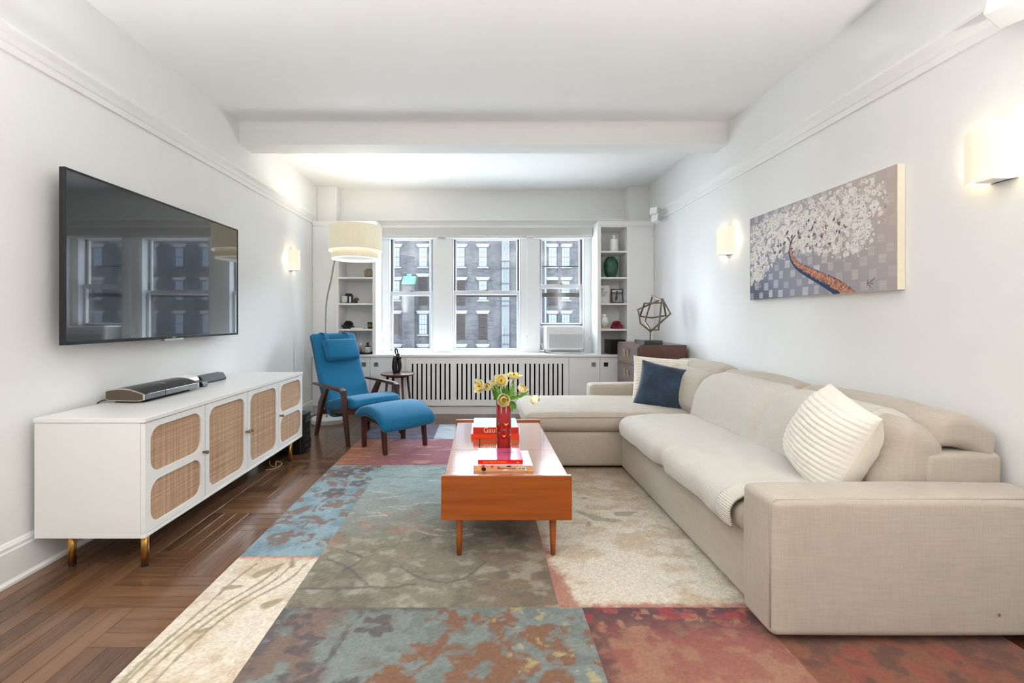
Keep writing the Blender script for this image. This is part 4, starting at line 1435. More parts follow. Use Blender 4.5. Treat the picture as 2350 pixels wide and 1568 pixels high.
for cx, cy, r in ((1109, 1070.8, 3.8), (1129.5, 1071.5, 3.8), (1144, 1073.5, 3.2)):
    spine_shape(ell(cx, cy, r, r * 0.95), M['rust_ink'])
spine_shape([(1095, 1070.5), (1100, 1070.5), (1104, 1077.5), (1100, 1079)], M['gold_ink'])
spine_shape(ell(1110, 1077.2, 5.5, 4.4), M['dark_ink'])
spine_shape(ell(1159, 1078.8, 7, 1.7), M['cream_ink'])
spine_shape(ell(1168, 1070.4, 6, 1.5), M['dark_ink'])
spine_shape([(1188.5, 1072), (1206, 1072), (1209, 1080.5), (1206, 1080.5), (1204, 1078.5), (1188.5, 1078.5)], M['cream_ink'])
spine_shape([(1189.5, 1073), (1196, 1073), (1196, 1077.5), (1189.5, 1077.5)], M['grey_ink'], d=0.0006)
spine_shape([(1197.2, 1073), (1204.5, 1073), (1206, 1077.5), (1197.2, 1077.5)], M['grey_ink'], d=0.0006)
spine_shape(ell(1219.5, 1080, 3, 2.2), M['gold_ink'])
b = book('thin book with red spine and glossy magenta cover on the near stack', X(1097, 2.265), X(1200, 2.265), 2.265, 2.470, z1 + 0.0315, 0.022, M['magenta_cover'], M['crimson'], group='art books on the coffee table')
text('title', 'Histoires de New York', 0.0125, (X(1162, 2.263), 2.2635, z1 + 0.0315 + 0.0150), (math.pi / 2, math.pi, 0), M['gold_ink'], b)
add('spine_mark', prism([(X(1185, 2.263), z1 + 0.039), (X(1192, 2.263), z1 + 0.038), (X(1189, 2.263), z1 + 0.046)], 'y', 2.2632, 2.2645), M['gold_ink'], b)
add('cover_print', box(0.015, 0.075, 0.02, 0.030, 0.0221, 0.0224), M['dark_ink'], b, world=False)

VX, VY = X(1156, 2.655), 2.655
vs = thing('flower_vase', 'tall red glass cylinder vase with painted yellow flowers on the coffee table', 'vase', (VX, VY, ztop))
R = 0.0445
add('glass_body', lathe([(0.0, 0.0005), (R - 0.004, 0.0005), (R, 0.005), (R, 0.284), (R - 0.002, 0.286), (R - 0.005, 0.284), (R - 0.005, 0.022), (0, 0.018)], 40, (VX, VY, ztop), cap=False), M['red_gl'], vs, smooth=True)


def motif(ang, z, w, h, bend, mat):
    """crescent painted on the cylinder"""
    n = 9
    v = []
    for k in range(n):
        t = -1 + 2 * k / (n - 1)
        a = ang + t * w / R
        zc = z + bend * t * t
        th = h * (1 - t * t) + 0.0008
        for zz in (zc - th, zc + th):
            v.append((VX + (R + 0.0006) * math.sin(a), VY - (R + 0.0006) * math.cos(a), ztop + zz))
    add('painted_motif', (v, [(2 * k, 2 * k + 2, 2 * k + 3, 2 * k + 1) for k in range(n - 1)]), mat, vs)


for ang, z, w, h, bd, mt in ((0.28, 0.150, 0.014, 0.0050, 0.010, 'gold_ink'), (0.0, 0.082, 0.011, 0.0030, 0.009, 'gold_ink'), (-0.85, 0.150, 0.008, 0.006, 0.010, 'green_ink'), (0.02, 0.118, 0.008, 0.0025, 0.006, 'green_ink'), (-0.70, 0.098, 0.007, 0.0030, 0.008, 'green_ink'), (0.85, 0.112, 0.007, 0.0035, 0.010, 'green_ink'), (0.95, 0.085, 0.008, 0.0030, 0.010, 'gold_ink'), (-1.2, 0.12, 0.009, 0.004, 0.008, 'gold_ink'), (1.6, 0.14, 0.012, 0.005, 0.01, 'gold_ink'), (2.6, 0.10, 0.012, 0.005, 0.01, 'gold_ink'), (-2.2, 0.15, 0.012, 0.005, 0.01, 'gold_ink')):
    motif(ang, z, w, h, bd, M[mt])


def frame_of(axis):
    a = Vector(axis).normalized()
    t = Vector((0, 0, 1)) if abs(a.z) < 0.9 else Vector((1, 0, 0))
    s = a.cross(t).normalized()
    return a, s, a.cross(s)


def petal_geo(base, axis, az, L, W, ph0, ph1, curl=0.0):
    a, s, q = frame_of(axis)
    rad = (s * math.cos(az) + q * math.sin(az)).normalized()
    tan = a.cross(rad)
    nv, nu = 8, 7
    v = []
    pos = Vector(base)
    for i in range(nv):
        t = i / (nv - 1)
        w = W * (math.sin(math.pi * min(1, 0.10 + 0.88 * t)) ** 0.75) * (1 - 0.15 * t)
        ph = ph0 + (ph1 - ph0) * t
        dirv = a * math.cos(ph) + rad * math.sin(ph)
        nrm = rad * math.cos(ph) - a * math.sin(ph)
        for j in range(nu):
            e = -1 + 2 * j / (nu - 1)
            v.append(tuple(pos + tan * (w * e) - nrm * (0.40 * w * e * e) + nrm * (0.0015 * math.sin(9 * e + 6 * t + az * 3)) * t + dirv * (0.003 * math.cos(7 * e + az) * (t > 0.9))))
        pos = pos + dirv * (L / (nv - 1))
    return v, grid_faces(nv, nu)


def leaf_geo(pts, W, nrm=(0, -1, 0)):
    P = smooth_path(pts, 5)
    n = len(P)
    v = []
    for i, p_ in enumerate(P):
        t = i / (n - 1)
        tg = Vector(P[min(i + 1, n - 1)]) - Vector(P[max(i - 1, 0)])
        sd = tg.cross(Vector(nrm)).normalized()
        w = W * (math.sin(math.pi * (0.12 + 0.88 * t)) ** 0.8)
        for e in (-1, -0.5, 0, 0.5, 1):
            v.append(tuple(Vector(p_) + sd * (w * e) - Vector(nrm) * (-0.25 * w * e * e)))
    return v, grid_faces(n, 5)


MZ = ztop + 0.285
TUL = [  # px, py, Y, axis, open, size, label
    (1101, 887, 2.630, (-0.80, -0.50, 0.15), 0.60, 1.2, 'wide open pale yellow tulip at the outer edge above the sofa-less side'),
    (1119, 888, 2.585, (-0.30, -0.75, 0.30), 0.0, 0.9, 'small half-closed pale yellow tulip beside the wide open one'),
    (1134, 880, 2.700, (-0.20, -0.30, 0.9), 0.2, 0.95, 'pale yellow tulip half hidden behind its neighbours'),
    (1150, 874, 2.620, (0.10, -0.75, 0.60), 0.42, 1.25, 'large open pale yellow tulip with orange stamens in the middle'),
    (1179, 862, 2.700, (0.10, -0.15, 1.0), 0.95, 1.15, 'flat open pale yellow tulip standing highest in the vase'),
    (1199, 893, 2.640, (0.55, -0.45, 0.75), 0.12, 1.1, 'pale yellow tulip on a bent stem leaning towards the sofa'),
    (1156, 919, 2.570, (0.02, -1.0, 0.12), 0.12, 1.3, 'round pale yellow tulip facing out over the rim of the red vase'),
    (1228, 917, 2.620, (0.55, -0.25, -0.80), -0.05, 1.1, 'drooping pale yellow tulip hanging in front of the chaise'),
]
TUL[0] = TUL[0][:6] + ('wide open pale yellow tulip facing the blue armchair',)
for k, (px, py, yy, ax, op, sz, lab) in enumerate(TUL):
    c = Vector((X(px, yy), yy, Z(py, yy)))
    a = Vector(ax).normalized()
    L = 0.052 * sz
    base = c - a * (L * 0.45)
    t = thing('tulip', lab, 'flower', (VX, VY, ztop + 0.03), group='pale yellow tulips in the red vase')
    mouth = Vector((VX + 0.022 * math.sin(k * 2.3), VY + 0.022 * math.cos(k * 2.3), MZ - 0.012))
    mouth.x += 0.010 * (1 if px > 1160 else -1)
    mid = (mouth + base) / 2 + Vector((0, 0, 0.022)) - a * 0.014
    if py > 910:
        mid = (mouth + base) / 2 + Vector((0, 0.0, 0.03))
    stem = smooth_path([(VX + 0.01 * math.cos(k), VY + 0.01 * math.sin(k), ztop + 0.03), tuple(mouth), tuple(mid), tuple(base)], 6)
    add('stem', tube(stem, 0.0028, 7), M['stem'], t, smooth=True)
    for i in range(7):
        add('petal', petal_geo(base, a, i * math.pi / 3.5 + k, L * (1.02 + 0.10 * math.sin(i * 2.3)), 0.028 * sz, math.radians(74), math.radians(-25 + 75 * op)), M['petal'], t, smooth=True)
    for i in range(6):
        add('petal', petal_geo(base, a, i * math.pi / 3 + 0.5 + k, L * (0.84 + 0.08 * math.sin(i * 1.7)), 0.023 * sz, math.radians(54), math.radians(-38 + 60 * op)), M['petal_in'], t, smooth=True)
    add('stamen', join(*[tube([tuple(base), tuple(base + a * (L * 0.6) + Vector((0.004 * math.cos(q), 0.003 * math.sin(q * 1.7), 0.004 * math.sin(q))))], [0.001, 0.0022], 5) for q in range(5)]), M['stamen'], t)
    # a leaf or two on each stem
    lf = {0: [((0, 0, 0), (-0.035, -0.010, 0.030), (-0.060, -0.012, 0.090))], 1: [((0, 0, 0), (-0.03, -0.02, 0.01), (-0.035, -0.03, 0.065), (-0.058, -0.03, 0.125))],
          2: [((0, 0, 0), (-0.012, 0.0, 0.05), (-0.028, -0.01, 0.105))], 3: [((0, 0, 0), (0.0, -0.01, 0.045), (-0.006, -0.015, 0.10)), ((0, 0, 0), (0.012, 0.0, 0.06), (0.02, 0.0, 0.105))],
          4: [((0, 0, 0), (0.03, 0.0, 0.06), (0.045, 0.01, 0.125))], 5: [((0, 0, 0), (0.035, -0.01, 0.045), (0.062, -0.015, 0.085)), ((0, 0, 0), (0.022, -0.015, 0.05), (0.03, -0.02, 0.10))],
          6: [((0, 0, 0), (0.03, -0.03, -0.005), (0.040, -0.035, -0.050)), ((0, 0, 0), (0.045, -0.025, -0.005), (0.056, -0.03, -0.042))],
          7: [((0, 0, 0), (0.045, -0.01, 0.030), (0.10, -0.02, 0.045), (0.148, -0.02, 0.080))]}[k]
    for pts in lf:
        add('leaf', leaf_geo([tuple(mouth + Vector(q)) for q in pts], 0.013 if k != 7 else 0.009), M['leaf'], t, smooth=True)

# ================================================================== ARMCHAIR AND OTTOMAN
TH = math.radians(47)
# local frame: x lateral, y = -forward (the chair faces -y)
ch = thing('lounge_chair', 'blue upholstered lounge chair with high back and dark wooden arms', 'armchair', (-1.29, 4.63, 0), rotz=TH)


def side_poly(name, poly, x0, x1, mat, parent, bev=0.006, seg=3):
    return add(name, prism(poly, 'x', x0, x1), mat, parent, world=False, bevel=bev, bseg=seg)


for sg in (-1, 1):
    xo, xi = (0.325, 0.287) if sg > 0 else (-0.325, -0.287)
    xa, xb = min(xo, xi), max(xo, xi)
    # armrest, broad and slightly curved in plan
    v = []
    n = 12
    for i in range(n):
        t = i / (n - 1)
        y = -0.255 + 0.615 * t
        wi = 0.030 - 0.012 * abs(t - 0.25)
        xc = sg * (0.308 + 0.012 * math.sin(t * math.pi))
        zt = 0.532 + 0.010 * t - 0.030 * max(0, (0.10 - t) / 0.10) ** 2 + 0.004 * math.sin(math.pi * t)
        th = 0.036 - 0.016 * t
        v += [(xc - wi, y, zt), (xc + wi, y, zt), (xc + wi, y, zt - th), (xc - wi, y, zt - th)]
    f = []
    for i in range(n - 1):
        for k in range(4):
            f.append((i * 4 + k, i * 4 + (k + 1) % 4, (i + 1) * 4 + (k + 1) % 4, (i + 1) * 4 + k))
    f += [(0, 1, 2, 3), tuple((n - 1) * 4 + k for k in (3, 2, 1, 0))]
    add('armrest', (v, f), M['walnut_y'], ch, world=False, bevel=0.006, bseg=3)
    # front leg: thick at the arm, tapering to the floor
    side_poly('leg', [(-0.330, 0.0), (-0.300, 0.0), (-0.218, 0.345), (-0.200, 0.515), (-0.256, 0.520), (-0.262, 0.44), (-0.275, 0.36)], xa, xb, M['walnut'], ch)
    side_poly('leg', [(0.300, 0.0), (0.332, 0.0), (0.240, 0.36), (0.128, 0.515), (0.062, 0.515), (0.170, 0.34)], xa, xb, M['walnut'], ch)
    side_poly('side_rail', [(-0.255, 0.285), (-0.255, 0.335), (0.215, 0.270), (0.225, 0.222)], sg * 0.245 - 0.014, sg * 0.245 + 0.014, M['walnut'], ch)
add('front_rail', box(-0.287, 0.287, -0.275, -0.250, 0.285, 0.340), M['walnut'], ch, world=False, bevel=0.004)
add('rear_rail', box(-0.287, 0.287, 0.195, 0.220, 0.225, 0.275), M['walnut'], ch, world=False, bevel=0.004)


def upholstery(name, poly, hw, parent, r=0.030, taper=None, puff=0.0, n=16):
    """soft slab with the side profile poly (y,z), half width hw(z), rounded by bevel + subdivision"""
    P = np.array(smooth_path([(a, b, 0) for a, b in poly + [poly[0]]], 4))[:-1, :2]
    m = len(P)
    xs = np.concatenate([[-1, -0.995, -0.98, -0.95, -0.91], np.linspace(-0.86, 0.86, n), [0.91, 0.95, 0.98, 0.995, 1]])
    c = P.mean(axis=0)
    V = []
    for u in xs:
        e = 1 - abs(u)
        shrink = 0.0 if e > 0.13 else (1 - math.sqrt(max(0, 1 - ((0.13 - e) / 0.13) ** 2)))
        d = P - c
        L = np.linalg.norm(d, axis=1, keepdims=True)
        # normals of the profile
        tg = np.roll(P, -1, 0) - np.roll(P, 1, 0)
        nr = np.stack([tg[:, 1], -tg[:, 0]], 1)
        nr /= np.linalg.norm(nr, axis=1, keepdims=True) + 1e-9
        if np.mean(np.sum(nr * d, axis=1)) < 0:
            nr = -nr
        Q = P - nr * (r * shrink) + nr * puff * (1 - u * u)
        for y, z in Q:
            V.append((u * hw(z), y, z))
    f = []
    k = len(xs)
    for i in range(k - 1):
        for j in range(m):
            f.append((i * m + j, i * m + (j + 1) % m, (i + 1) * m + (j + 1) % m, (i + 1) * m + j))
    for b0 in (0, (k - 1) * m):
        for j in range((m - 1) // 2):
            q = (b0 + j, b0 + j + 1, b0 + m - 2 - j, b0 + m - 1 - j)
            f.append(q if len(set(q)) == 4 else tuple(dict.fromkeys(q)))
    return add(name, (V, f), M['blue'], parent, world=False, smooth=True)


# profile in (y, z); front is -y
upholstery('back_cushion', [(0.495, 1.028), (0.430, 0.86), (0.345, 0.66), (0.262, 0.50), (0.196, 0.375), (0.110, 0.290), (0.035, 0.235), (0.050, 0.212), (0.130, 0.205), (0.225, 0.245), (0.300, 0.36), (0.400, 0.56), (0.500, 0.80), (0.575, 1.005), (0.560, 1.032), (0.525, 1.040)], lambda z: 0.262 - 0.010 * max(0, z - 0.6), ch, puff=0.004)
upholstery('seat_cushion', [(-0.350, 0.405), (-0.325, 0.428), (-0.20, 0.440), (-0.02, 0.412), (0.13, 0.372), (0.225, 0.350), (0.225, 0.290), (0.10, 0.278), (-0.10, 0.310), (-0.30, 0.338), (-0.345, 0.355), (-0.358, 0.38)], lambda z: 0.272, ch, puff=0.006)
# head cushion hung on two straps
hc = empty('head_cushion', (0.012, 0.372, 0.868), rot=(math.radians(-22), 0, 0), parent=ch)


def hcdef(V):
    V = V.copy()
    u = V / np.array([0.195, 0.045, 0.115])
    w = 1 - np.clip(u * u, 0, 1)
    V[:, 1] += np.sign(V[:, 1]) * 0.016 * w[:, 0] * w[:, 2]
    V[:, 0] += 0.02 * -u[:, 2] * 0.3
    return V


add('pad', rbox(0.385, 0.085, 0.235, 0.032, (10, 3, 8), 4, hcdef), M['blue'], hc, world=False, smooth=True)
for sx in (-0.135, 0.145):
    pts = [(sx, 0.395, 0.975), (sx, 0.452, 1.040), (sx, 0.500, 1.052), (sx, 0.560, 1.048), (sx, 0.592, 1.010), (sx, 0.56, 0.93)]
    P = smooth_path(pts, 4)
    v, f = [], []
    for i, q in enumerate(P):
        v += [(q[0] - 0.020, q[1], q[2]), (q[0] + 0.020, q[1], q[2]), (q[0] + 0.020, q[1] - 0.003, q[2] - 0.005), (q[0] - 0.020, q[1] - 0.003, q[2] - 0.005)]
    for i in range(len(P) - 1):
        for k in range(4):
            f.append((i * 4 + k, i * 4 + (k + 1) % 4, i * 4 + 4 + (k + 1) % 4, i * 4 + 4 + k))
    add('strap', (v, f), M['blue'], ch, world=False)

ot = thing('ottoman', 'blue upholstered footstool with curved top in front of the lounge chair', 'footstool', (-0.825, 4.165, 0.012), rotz=math.radians(45))
upholstery('cushion', [(-0.262, 0.268), (-0.235, 0.318), (-0.13, 0.375), (0.00, 0.402), (0.12, 0.392), (0.215, 0.352), (0.250, 0.318), (0.240, 0.290), (0.205, 0.285), (0.10, 0.305), (0.0, 0.305), (-0.12, 0.280), (-0.205, 0.222), (-0.245, 0.218), (-0.262, 0.238)], lambda z: 0.285, ot, puff=0.010, r=0.03)
for sg in (-1, 1):
    xa, xb = (0.198, 0.236) if sg > 0 else (-0.236, -0.198)
    side_poly('leg', [(-0.196, 0.0), (-0.164, 0.0), (-0.118, 0.280), (-0.172, 0.255)], xa, xb, M['walnut'], ot)
    side_poly('leg', [(0.160, 0.0), (0.192, 0.0), (0.205, 0.300), (0.150, 0.305)], xa, xb, M['walnut'], ot)
    side_poly('side_rail', [(-0.140, 0.252), (-0.128, 0.285), (0.17, 0.300), (0.17, 0.262)], xa + 0.004, xb - 0.004, M['walnut'], ot, bev=0.003)

# ================================================================== ROUND SIDE TABLE AND SCULPTURE
STX, STY, STZ = X(912.5, 5.28), 5.28, 0.560
st = thing('side_table', 'small round dark wooden side table with splayed legs near the window', 'side table', (STX, STY, 0))
add('top', lathe([(0.0, STZ - 0.024), (0.180, STZ - 0.024), (0.198, STZ - 0.012), (0.199, STZ - 0.004), (0.195, STZ), (0, STZ)], 48, (STX, STY, 0), cap=False), M['walnut_y'], st, smooth=False)
for k in range(4):
    a = math.radians(35 + 90 * k)
    add('leg', tube([(STX + 0.185 * math.cos(a), STY + 0.185 * math.sin(a), 0.0), (STX + 0.125 * math.cos(a), STY + 0.125 * math.sin(a), STZ - 0.022)], [0.009, 0.0155], 12), M['walnut'], st, smooth=True)
add('apron', lathe([(0.11, STZ - 0.045), (0.14, STZ - 0.0245)], 24, (STX, STY, 0)), M['walnut'], st)

sc_ = thing('abstract_sculpture', 'dark bronze abstract figure sculpture on the round side table', 'sculpture', (STX, STY, STZ))


def SP(cx, cy, dy=0.0):
    """pixel of the enlarged view -> point"""
    px, py = 880 + cx / 15.675, 780 + cy / 15.675
    y = STY - 0.02 + dy
    return (X(px, y), y, Z(py, y))


base_z = STZ + 0.0005
leg1 = smooth_path([SP(430, 1195), SP(400, 1000), SP(405, 820), SP(420, 680)], 6)
leg1[0] = (leg1[0][0], leg1[0][1], base_z)
leg2 = smooth_path([SP(545, 1190, 0.02), SP(585, 1010, 0.02), SP(575, 840, 0.02), SP(545, 700, 0.02)], 6)
leg2[0] = (leg2[0][0], leg2[0][1], base_z)
n1, n2 = len(leg1), len(leg2)
add('body', join(tube(leg1, list(np.interp(np.linspace(0, 1, n1), [0, 0.25, 0.7, 1], [0.026, 0.032, 0.031, 0.026])), 16), tube(leg2, list(np.interp(np.linspace(0, 1, n2), [0, 0.1, 0.5, 1], [0.013, 0.018, 0.024, 0.024])), 16),
                 tube(smooth_path([SP(350, 640), SP(430, 650, 0.005), SP(520, 650, 0.01), SP(625, 660, 0.0)], 5), [0.010] + [0.026] * 14 + [0.018], 16)), M['bronze'], sc_, smooth=True)
add('head', tube(smooth_path([SP(500, 640), SP(510, 580), SP(530, 530), SP(520, 485)], 5), [0.020, 0.021, 0.022, 0.023, 0.023, 0.022, 0.021, 0.020, 0.019, 0.019, 0.019, 0.018, 0.017, 0.015, 0.013, 0.010], 14), M['bronze'], sc_, smooth=True)
add('raised_arms', tube(smooth_path([SP(470, 560), SP(425, 440), SP(425, 350), SP(450, 318), SP(485, 345), SP(505, 430), SP(525, 520)], 5), 0.0085, 10), M['bronze'], sc_, smooth=True)

# ================================================================== DRESSER AND GEOMETRIC SCULPTURE
dx0, dx1, dy0, dy1, dzt = 1.617, 2.118, 4.62, 5.355, 0.933
dr = thing('dresser', 'dark mahogany chest of drawers behind the sofa', 'dresser', ((dx0 + dx1) / 2, (dy0 + dy1) / 2, 0))
add('carcass', box(dx0 + 0.012, dx1, dy0, dy1, 0.03, dzt), M['mahog'], dr, bevel=0.002)
add('plinth', box(dx0 + 0.03, dx1 - 0.01, dy0 + 0.02, dy1 - 0.02, 0.0155, 0.03), M['mahog'], dr)
zz = [0.705, 0.485, 0.265, 0.045]
hts = [0.205, 0.205, 0.205, 0.205]
for z, h in zip(zz, hts):
    d = add('drawer', join(box(dx0 + 0.002, dx0 + 0.012, dy0 + 0.012, dy1 - 0.012, z, z + h), box(dx0 - 0.002, dx0 + 0.002, dy0 + 0.024, dy1 - 0.024, z + 0.012, z + h - 0.012)), M['mahog_f'], dr, bevel=0.0015, bseg=1)
    for yk in ((dy0 + dy1) / 2 - 0.055, (dy0 + dy1) / 2 + 0.055):
        zc = z + h * 0.62
        g = join(tube([(dx0 - 0.002, yk, zc + 0.022), (dx0 - 0.020, yk, zc + 0.022)], 0.007, 10),
                 tube([(dx0 - 0.014, yk - 0.018, zc + 0.022), (dx0 - 0.014, yk + 0.018, zc + 0.022)], 0.004, 8),
                 tube([(dx0 - 0.014, yk - 0.017, zc + 0.022), (dx0 - 0.008, yk - 0.017, zc - 0.045), (dx0 - 0.008, yk + 0.017, zc - 0.045), (dx0 - 0.014, yk + 0.017, zc + 0.022)], 0.0045, 6))
        add('drop_handle', g, M['champagne'], d, smooth=False)

GY = 4.85
gs = thing('geometric_sculpture', 'bronze open polygon frame sculpture on a black plinth on the dresser', 'sculpture', (X(1492, GY), GY, dzt))


def GP(cx, cy, dy):
    px, py = 1450 + cx / 12.06, 670 + cy / 12.06
    y = GY + dy
    return (X(px, y), y, Z(py, y))


add('plinth', box(X(1478, 4.72), X(1521, 4.72), 4.72, 5.02, dzt + 0.0005, dzt + 0.042), plain('black_marble', rgb(40, 40, 44), 0.15, var=0.2, coat=0.4), gs, bevel=0.002)
add('stem', tube([(X(1492, GY), GY, dzt + 0.042), GP(510, 1105, 0)], 0.006, 8), M['bar_metal'], gs)
loops = [
    [(845, 195, 0.06), (1070, 605, 0.02), (515, 1100, 0.0), (235, 870, 0.0), (170, 490, 0.02)],
    [(345, 322, -0.10), (880, 300, -0.10), (940, 655, 0.04), (560, 720, 0.14), (220, 680, 0.04)],
    [(570, 118, 0.10), (825, 235, -0.06), (735, 1055, -0.08), (510, 1050, 0.0), (360, 820, 0.09)],
]
for lp in loops:
    P = [GP(*q) for q in lp]
    segs = []
    m = len(P)
    for i in range(m):
        a, b = Vector(P[i]), Vector(P[(i + 1) % m])
        d = (b - a).normalized() * 0.006
        segs.append(tube([tuple(a - d), tuple(b + d)], 0.0105, 4))
    add('polygon_bar', join(*segs), M['bar_metal'], gs)

# ================================================================== AIR CONDITIONER
ax0, ax1, ay0, ay1, az0, az1 = X(1252, 5.74), X(1340, 5.74), 5.735, 6.12, 0.800, 1.115
ac = thing('air_conditioner', 'white window air conditioner standing on the sill under the raised sash', 'air conditioner', ((ax0 + ax1) / 2, (ay0 + ay1) / 2, 0.755))
g = rbox(ax1 - ax0, ay1 - ay0, az1 - az0, 0.028, (4, 4, 4), 4)
add('housing', xform(g, ((ax0 + ax1) / 2, (ay0 + ay1) / 2, (az0 + az1) / 2)), M['white_pl'], ac, smooth=True)
add('front_grille', box(ax0 + 0.045, ax1 - 0.018, ay0 - 0.003, ay0 + 0.004, az0 + 0.030, az0 + 0.205), plain('speckled_grille', rgb(196, 197, 199), 0.6, var=0.06, scale=420), ac, bevel=0.002)
add('control_panel', box(ax0 + 0.025, ax1 - 0.018, ay0 - 0.002, ay0 + 0.004, az0 + 0.212, az0 + 0.272), M['white_pl'], ac, bevel=0.001)
for k in range(10):
    xx = ax0 + 0.11 + 0.026 * k + (0.03 if k > 4 else 0)
    add('button', box(xx, xx + 0.008, ay0 - 0.003, ay0, az0 + 0.236, az0 + 0.246), M['grey_pl'], ac)
add('louvre', box(ax0 + 0.03, ax1 - 0.025, ay0 + 0.02, ay0 + 0.07, az1 - 0.002, az1 + 0.003), M['grey_pl'], ac)
add('side_seal', join(box(WIN[2][0] + 0.02, ax0 + 0.01, 6.03, 6.05, 0.88, 1.115), box(WIN[2][0] + 0.012, ax0 + 0.02, 5.99, 6.05, 0.860, 0.880)), M['white_pl'], ac)
add('side_seal', box(ax1 - 0.01, WIN[2][1] - 0.012, 6.03, 6.05, 0.775, 1.115), M['white_pl'], ac)
add('drip_tray', box(ax0 + 0.02, ax1 - 0.02, ay0 + 0.05, ay1 - 0.03, 0.770, 0.802), M['grey_pl'], ac)
for xx in (ax0 + 0.04, ax1 - 0.05):
    add('foot', box(xx, xx + 0.03, ay0 + 0.02, ay0 + 0.06, 0.7555, 0.802), M['grey_pl'], ac)
add('power_cord', tube(smooth_path([(ax1 - 0.01, ay0 + 0.03, 0.80), (ax1 + 0.005, ay0 + 0.0, 0.775), (ax1 - 0.05, ay0 - 0.015, 0.762), (ax0 + 0.33, ay0 - 0.01, 0.768), (ax0 + 0.2, ay0 - 0.015, 0.762), (ax0 + 0.06, ay0 + 0.0, 0.764), (ax0 + 0.16, ay0 + 0.02, 0.770), (ax0 + 0.34, ay0 - 0.005, 0.764), (ax1 - 0.07, ay0 + 0.01, 0.764)], 8), 0.0055, 8), M['white_pl'], ac, smooth=True)

# ================================================================== THINGS ON THE SHELVES
SY = 5.68
B0 = 0.7555


def shelf_thing(name, label, cat, x, z, y=SY, rotz=0.0):
    return thing(name, label, cat, (x, y, z), rotz=rotz)


def turned(name, label, cat, x, z, prof, mat, n=28, y=SY, part='body'):
    t = shelf_thing(name, label, cat, x, z, y)
    add(part, lathe(prof, n, (x, y, z), cap=False), mat, t, smooth=True)
    return t


# behind the floor lamp
Z3, Z2, Z1, Z4 = SHELF_Z[2] + 0.0005, SHELF_Z[1] + 0.0005, SHELF_Z[0] + 0.0005, SHELF_Z[3] + 0.0005
M['stoneware'] = plain('marbled_stoneware', rgb(128, 116, 98), 0.6, var=0.4, scale=30, stretch=(1, 1, 0.3))
t = shelf_thing('stoneware_jar', 'marbled brown stoneware jar with short neck alone on its shelf', 'jar', X(847, SY), Z3)
g = rbox(0.102, 0.102, 0.096, 0.016, (2, 2, 2))
add('body', xform(g, (X(847, SY), SY, Z3 + 0.048)), M['stoneware'], t, smooth=True)
add('neck', lathe([(0.034, 0.0), (0.034, 0.014), (0.028, 0.014), (0.028, 0.0)], 20, (X(847, SY), SY, Z3 + 0.095), cap=False), M['stoneware'], t, smooth=False)
x = X(790.5, SY)
t = turned('candle_jar', 'white candle in a thin glass tumbler beside a black bottle', 'candle', x, Z2, [(0, 0.010), (0.039, 0.010), (0.040, 0.09), (0.030, 0.094), (0, 0.092)], plain('candle_wax', rgb(238, 234, 224), 0.5, var=0.01), part='wax')
add('glass', lathe([(0.042, 0.0), (0.042, 0.104), (0.0405, 0.104), (0.0405, 0.008), (0, 0.008)], 28, (x, SY, Z2), cap=False), M['glass'], t, smooth=True)
x = X(801, 5.74)
t = shelf_thing('black_bottle', 'square black bottle with white paper label', 'bottle', x, Z2, 5.74)
add('body', box(x - 0.046, x + 0.046, 5.70, 5.78, Z2, Z2 + 0.112), M['black_pl'], t, bevel=0.006)
add('cap', box(x - 0.036, x + 0.036, 5.71, 5.77, Z2 + 0.112, Z2 + 0.128), M['black_pl'], t, bevel=0.004)
add('label', box(x + 0.014, x + 0.036, 5.6985, 5.6998, Z2 + 0.012, Z2 + 0.088), M['white_cover'], t)
x = X(817.5, SY)
t = shelf_thing('carved_bird', 'small brown carved bird figure on the shelf with the candle', 'figurine', x, Z2)
add('body', tube(smooth_path([(x - 0.004, SY, Z2), (x - 0.008, SY, Z2 + 0.025), (x - 0.002, SY, Z2 + 0.045), (x + 0.018, SY, Z2 + 0.050), (x + 0.034, SY, Z2 + 0.040)], 4), list(np.interp(np.linspace(0, 1, 17), [0, 0.3, 0.7, 1], [0.022, 0.030, 0.024, 0.006])), 14), plain('brown_ceramic', rgb(82, 54, 46), 0.3, var=0.1), t, smooth=True)
add('wing', tube([(x - 0.024, SY - 0.022, Z2 + 0.028), (x + 0.008, SY - 0.026, Z2 + 0.03), (x + 0.016, SY - 0.016, Z2 + 0.02)], [0.004, 0.012, 0.003], 8), plain('brown_wing', rgb(70, 44, 38), 0.3, var=0.1), t, smooth=True)


def drum_ornament(label, px, z, mat, dark, flip=1):
    x = X(px, SY)
    t = shelf_thing('drum_ornament', label, 'ornament', x, z)
    add('base', join(box(x - 0.062, x + 0.062, SY - 0.035, SY + 0.045, z, z + 0.040), box(x - 0.072 + 0.01 * flip, x + 0.062 + 0.01 * flip, SY - 0.02, SY + 0.03, z + 0.02, z + 0.050)), mat, t, bevel=0.003)
    g = lathe([(0.0, -0.03), (0.050, -0.03), (0.052, -0.02), (0.052, 0.03), (0.0, 0.03)], 32, (0, 0, 0), cap=False)
    d = add('drum', xform(g, (x, SY, z + 0.052), (math.pi / 2, 0, 0.25 * flip)), mat, t, smooth=False)
    g = lathe([(0.0, 0.0), (0.030, 0.0), (0.033, 0.004), (0.033, 0.016), (0.0, 0.010)], 28, (0, 0, 0), cap=False)
    add('dial', xform(g, (x - 0.004 * flip, SY - 0.026, z + 0.052), (math.pi / 2, 0, 0.25 * flip)), dark, d, smooth=False)


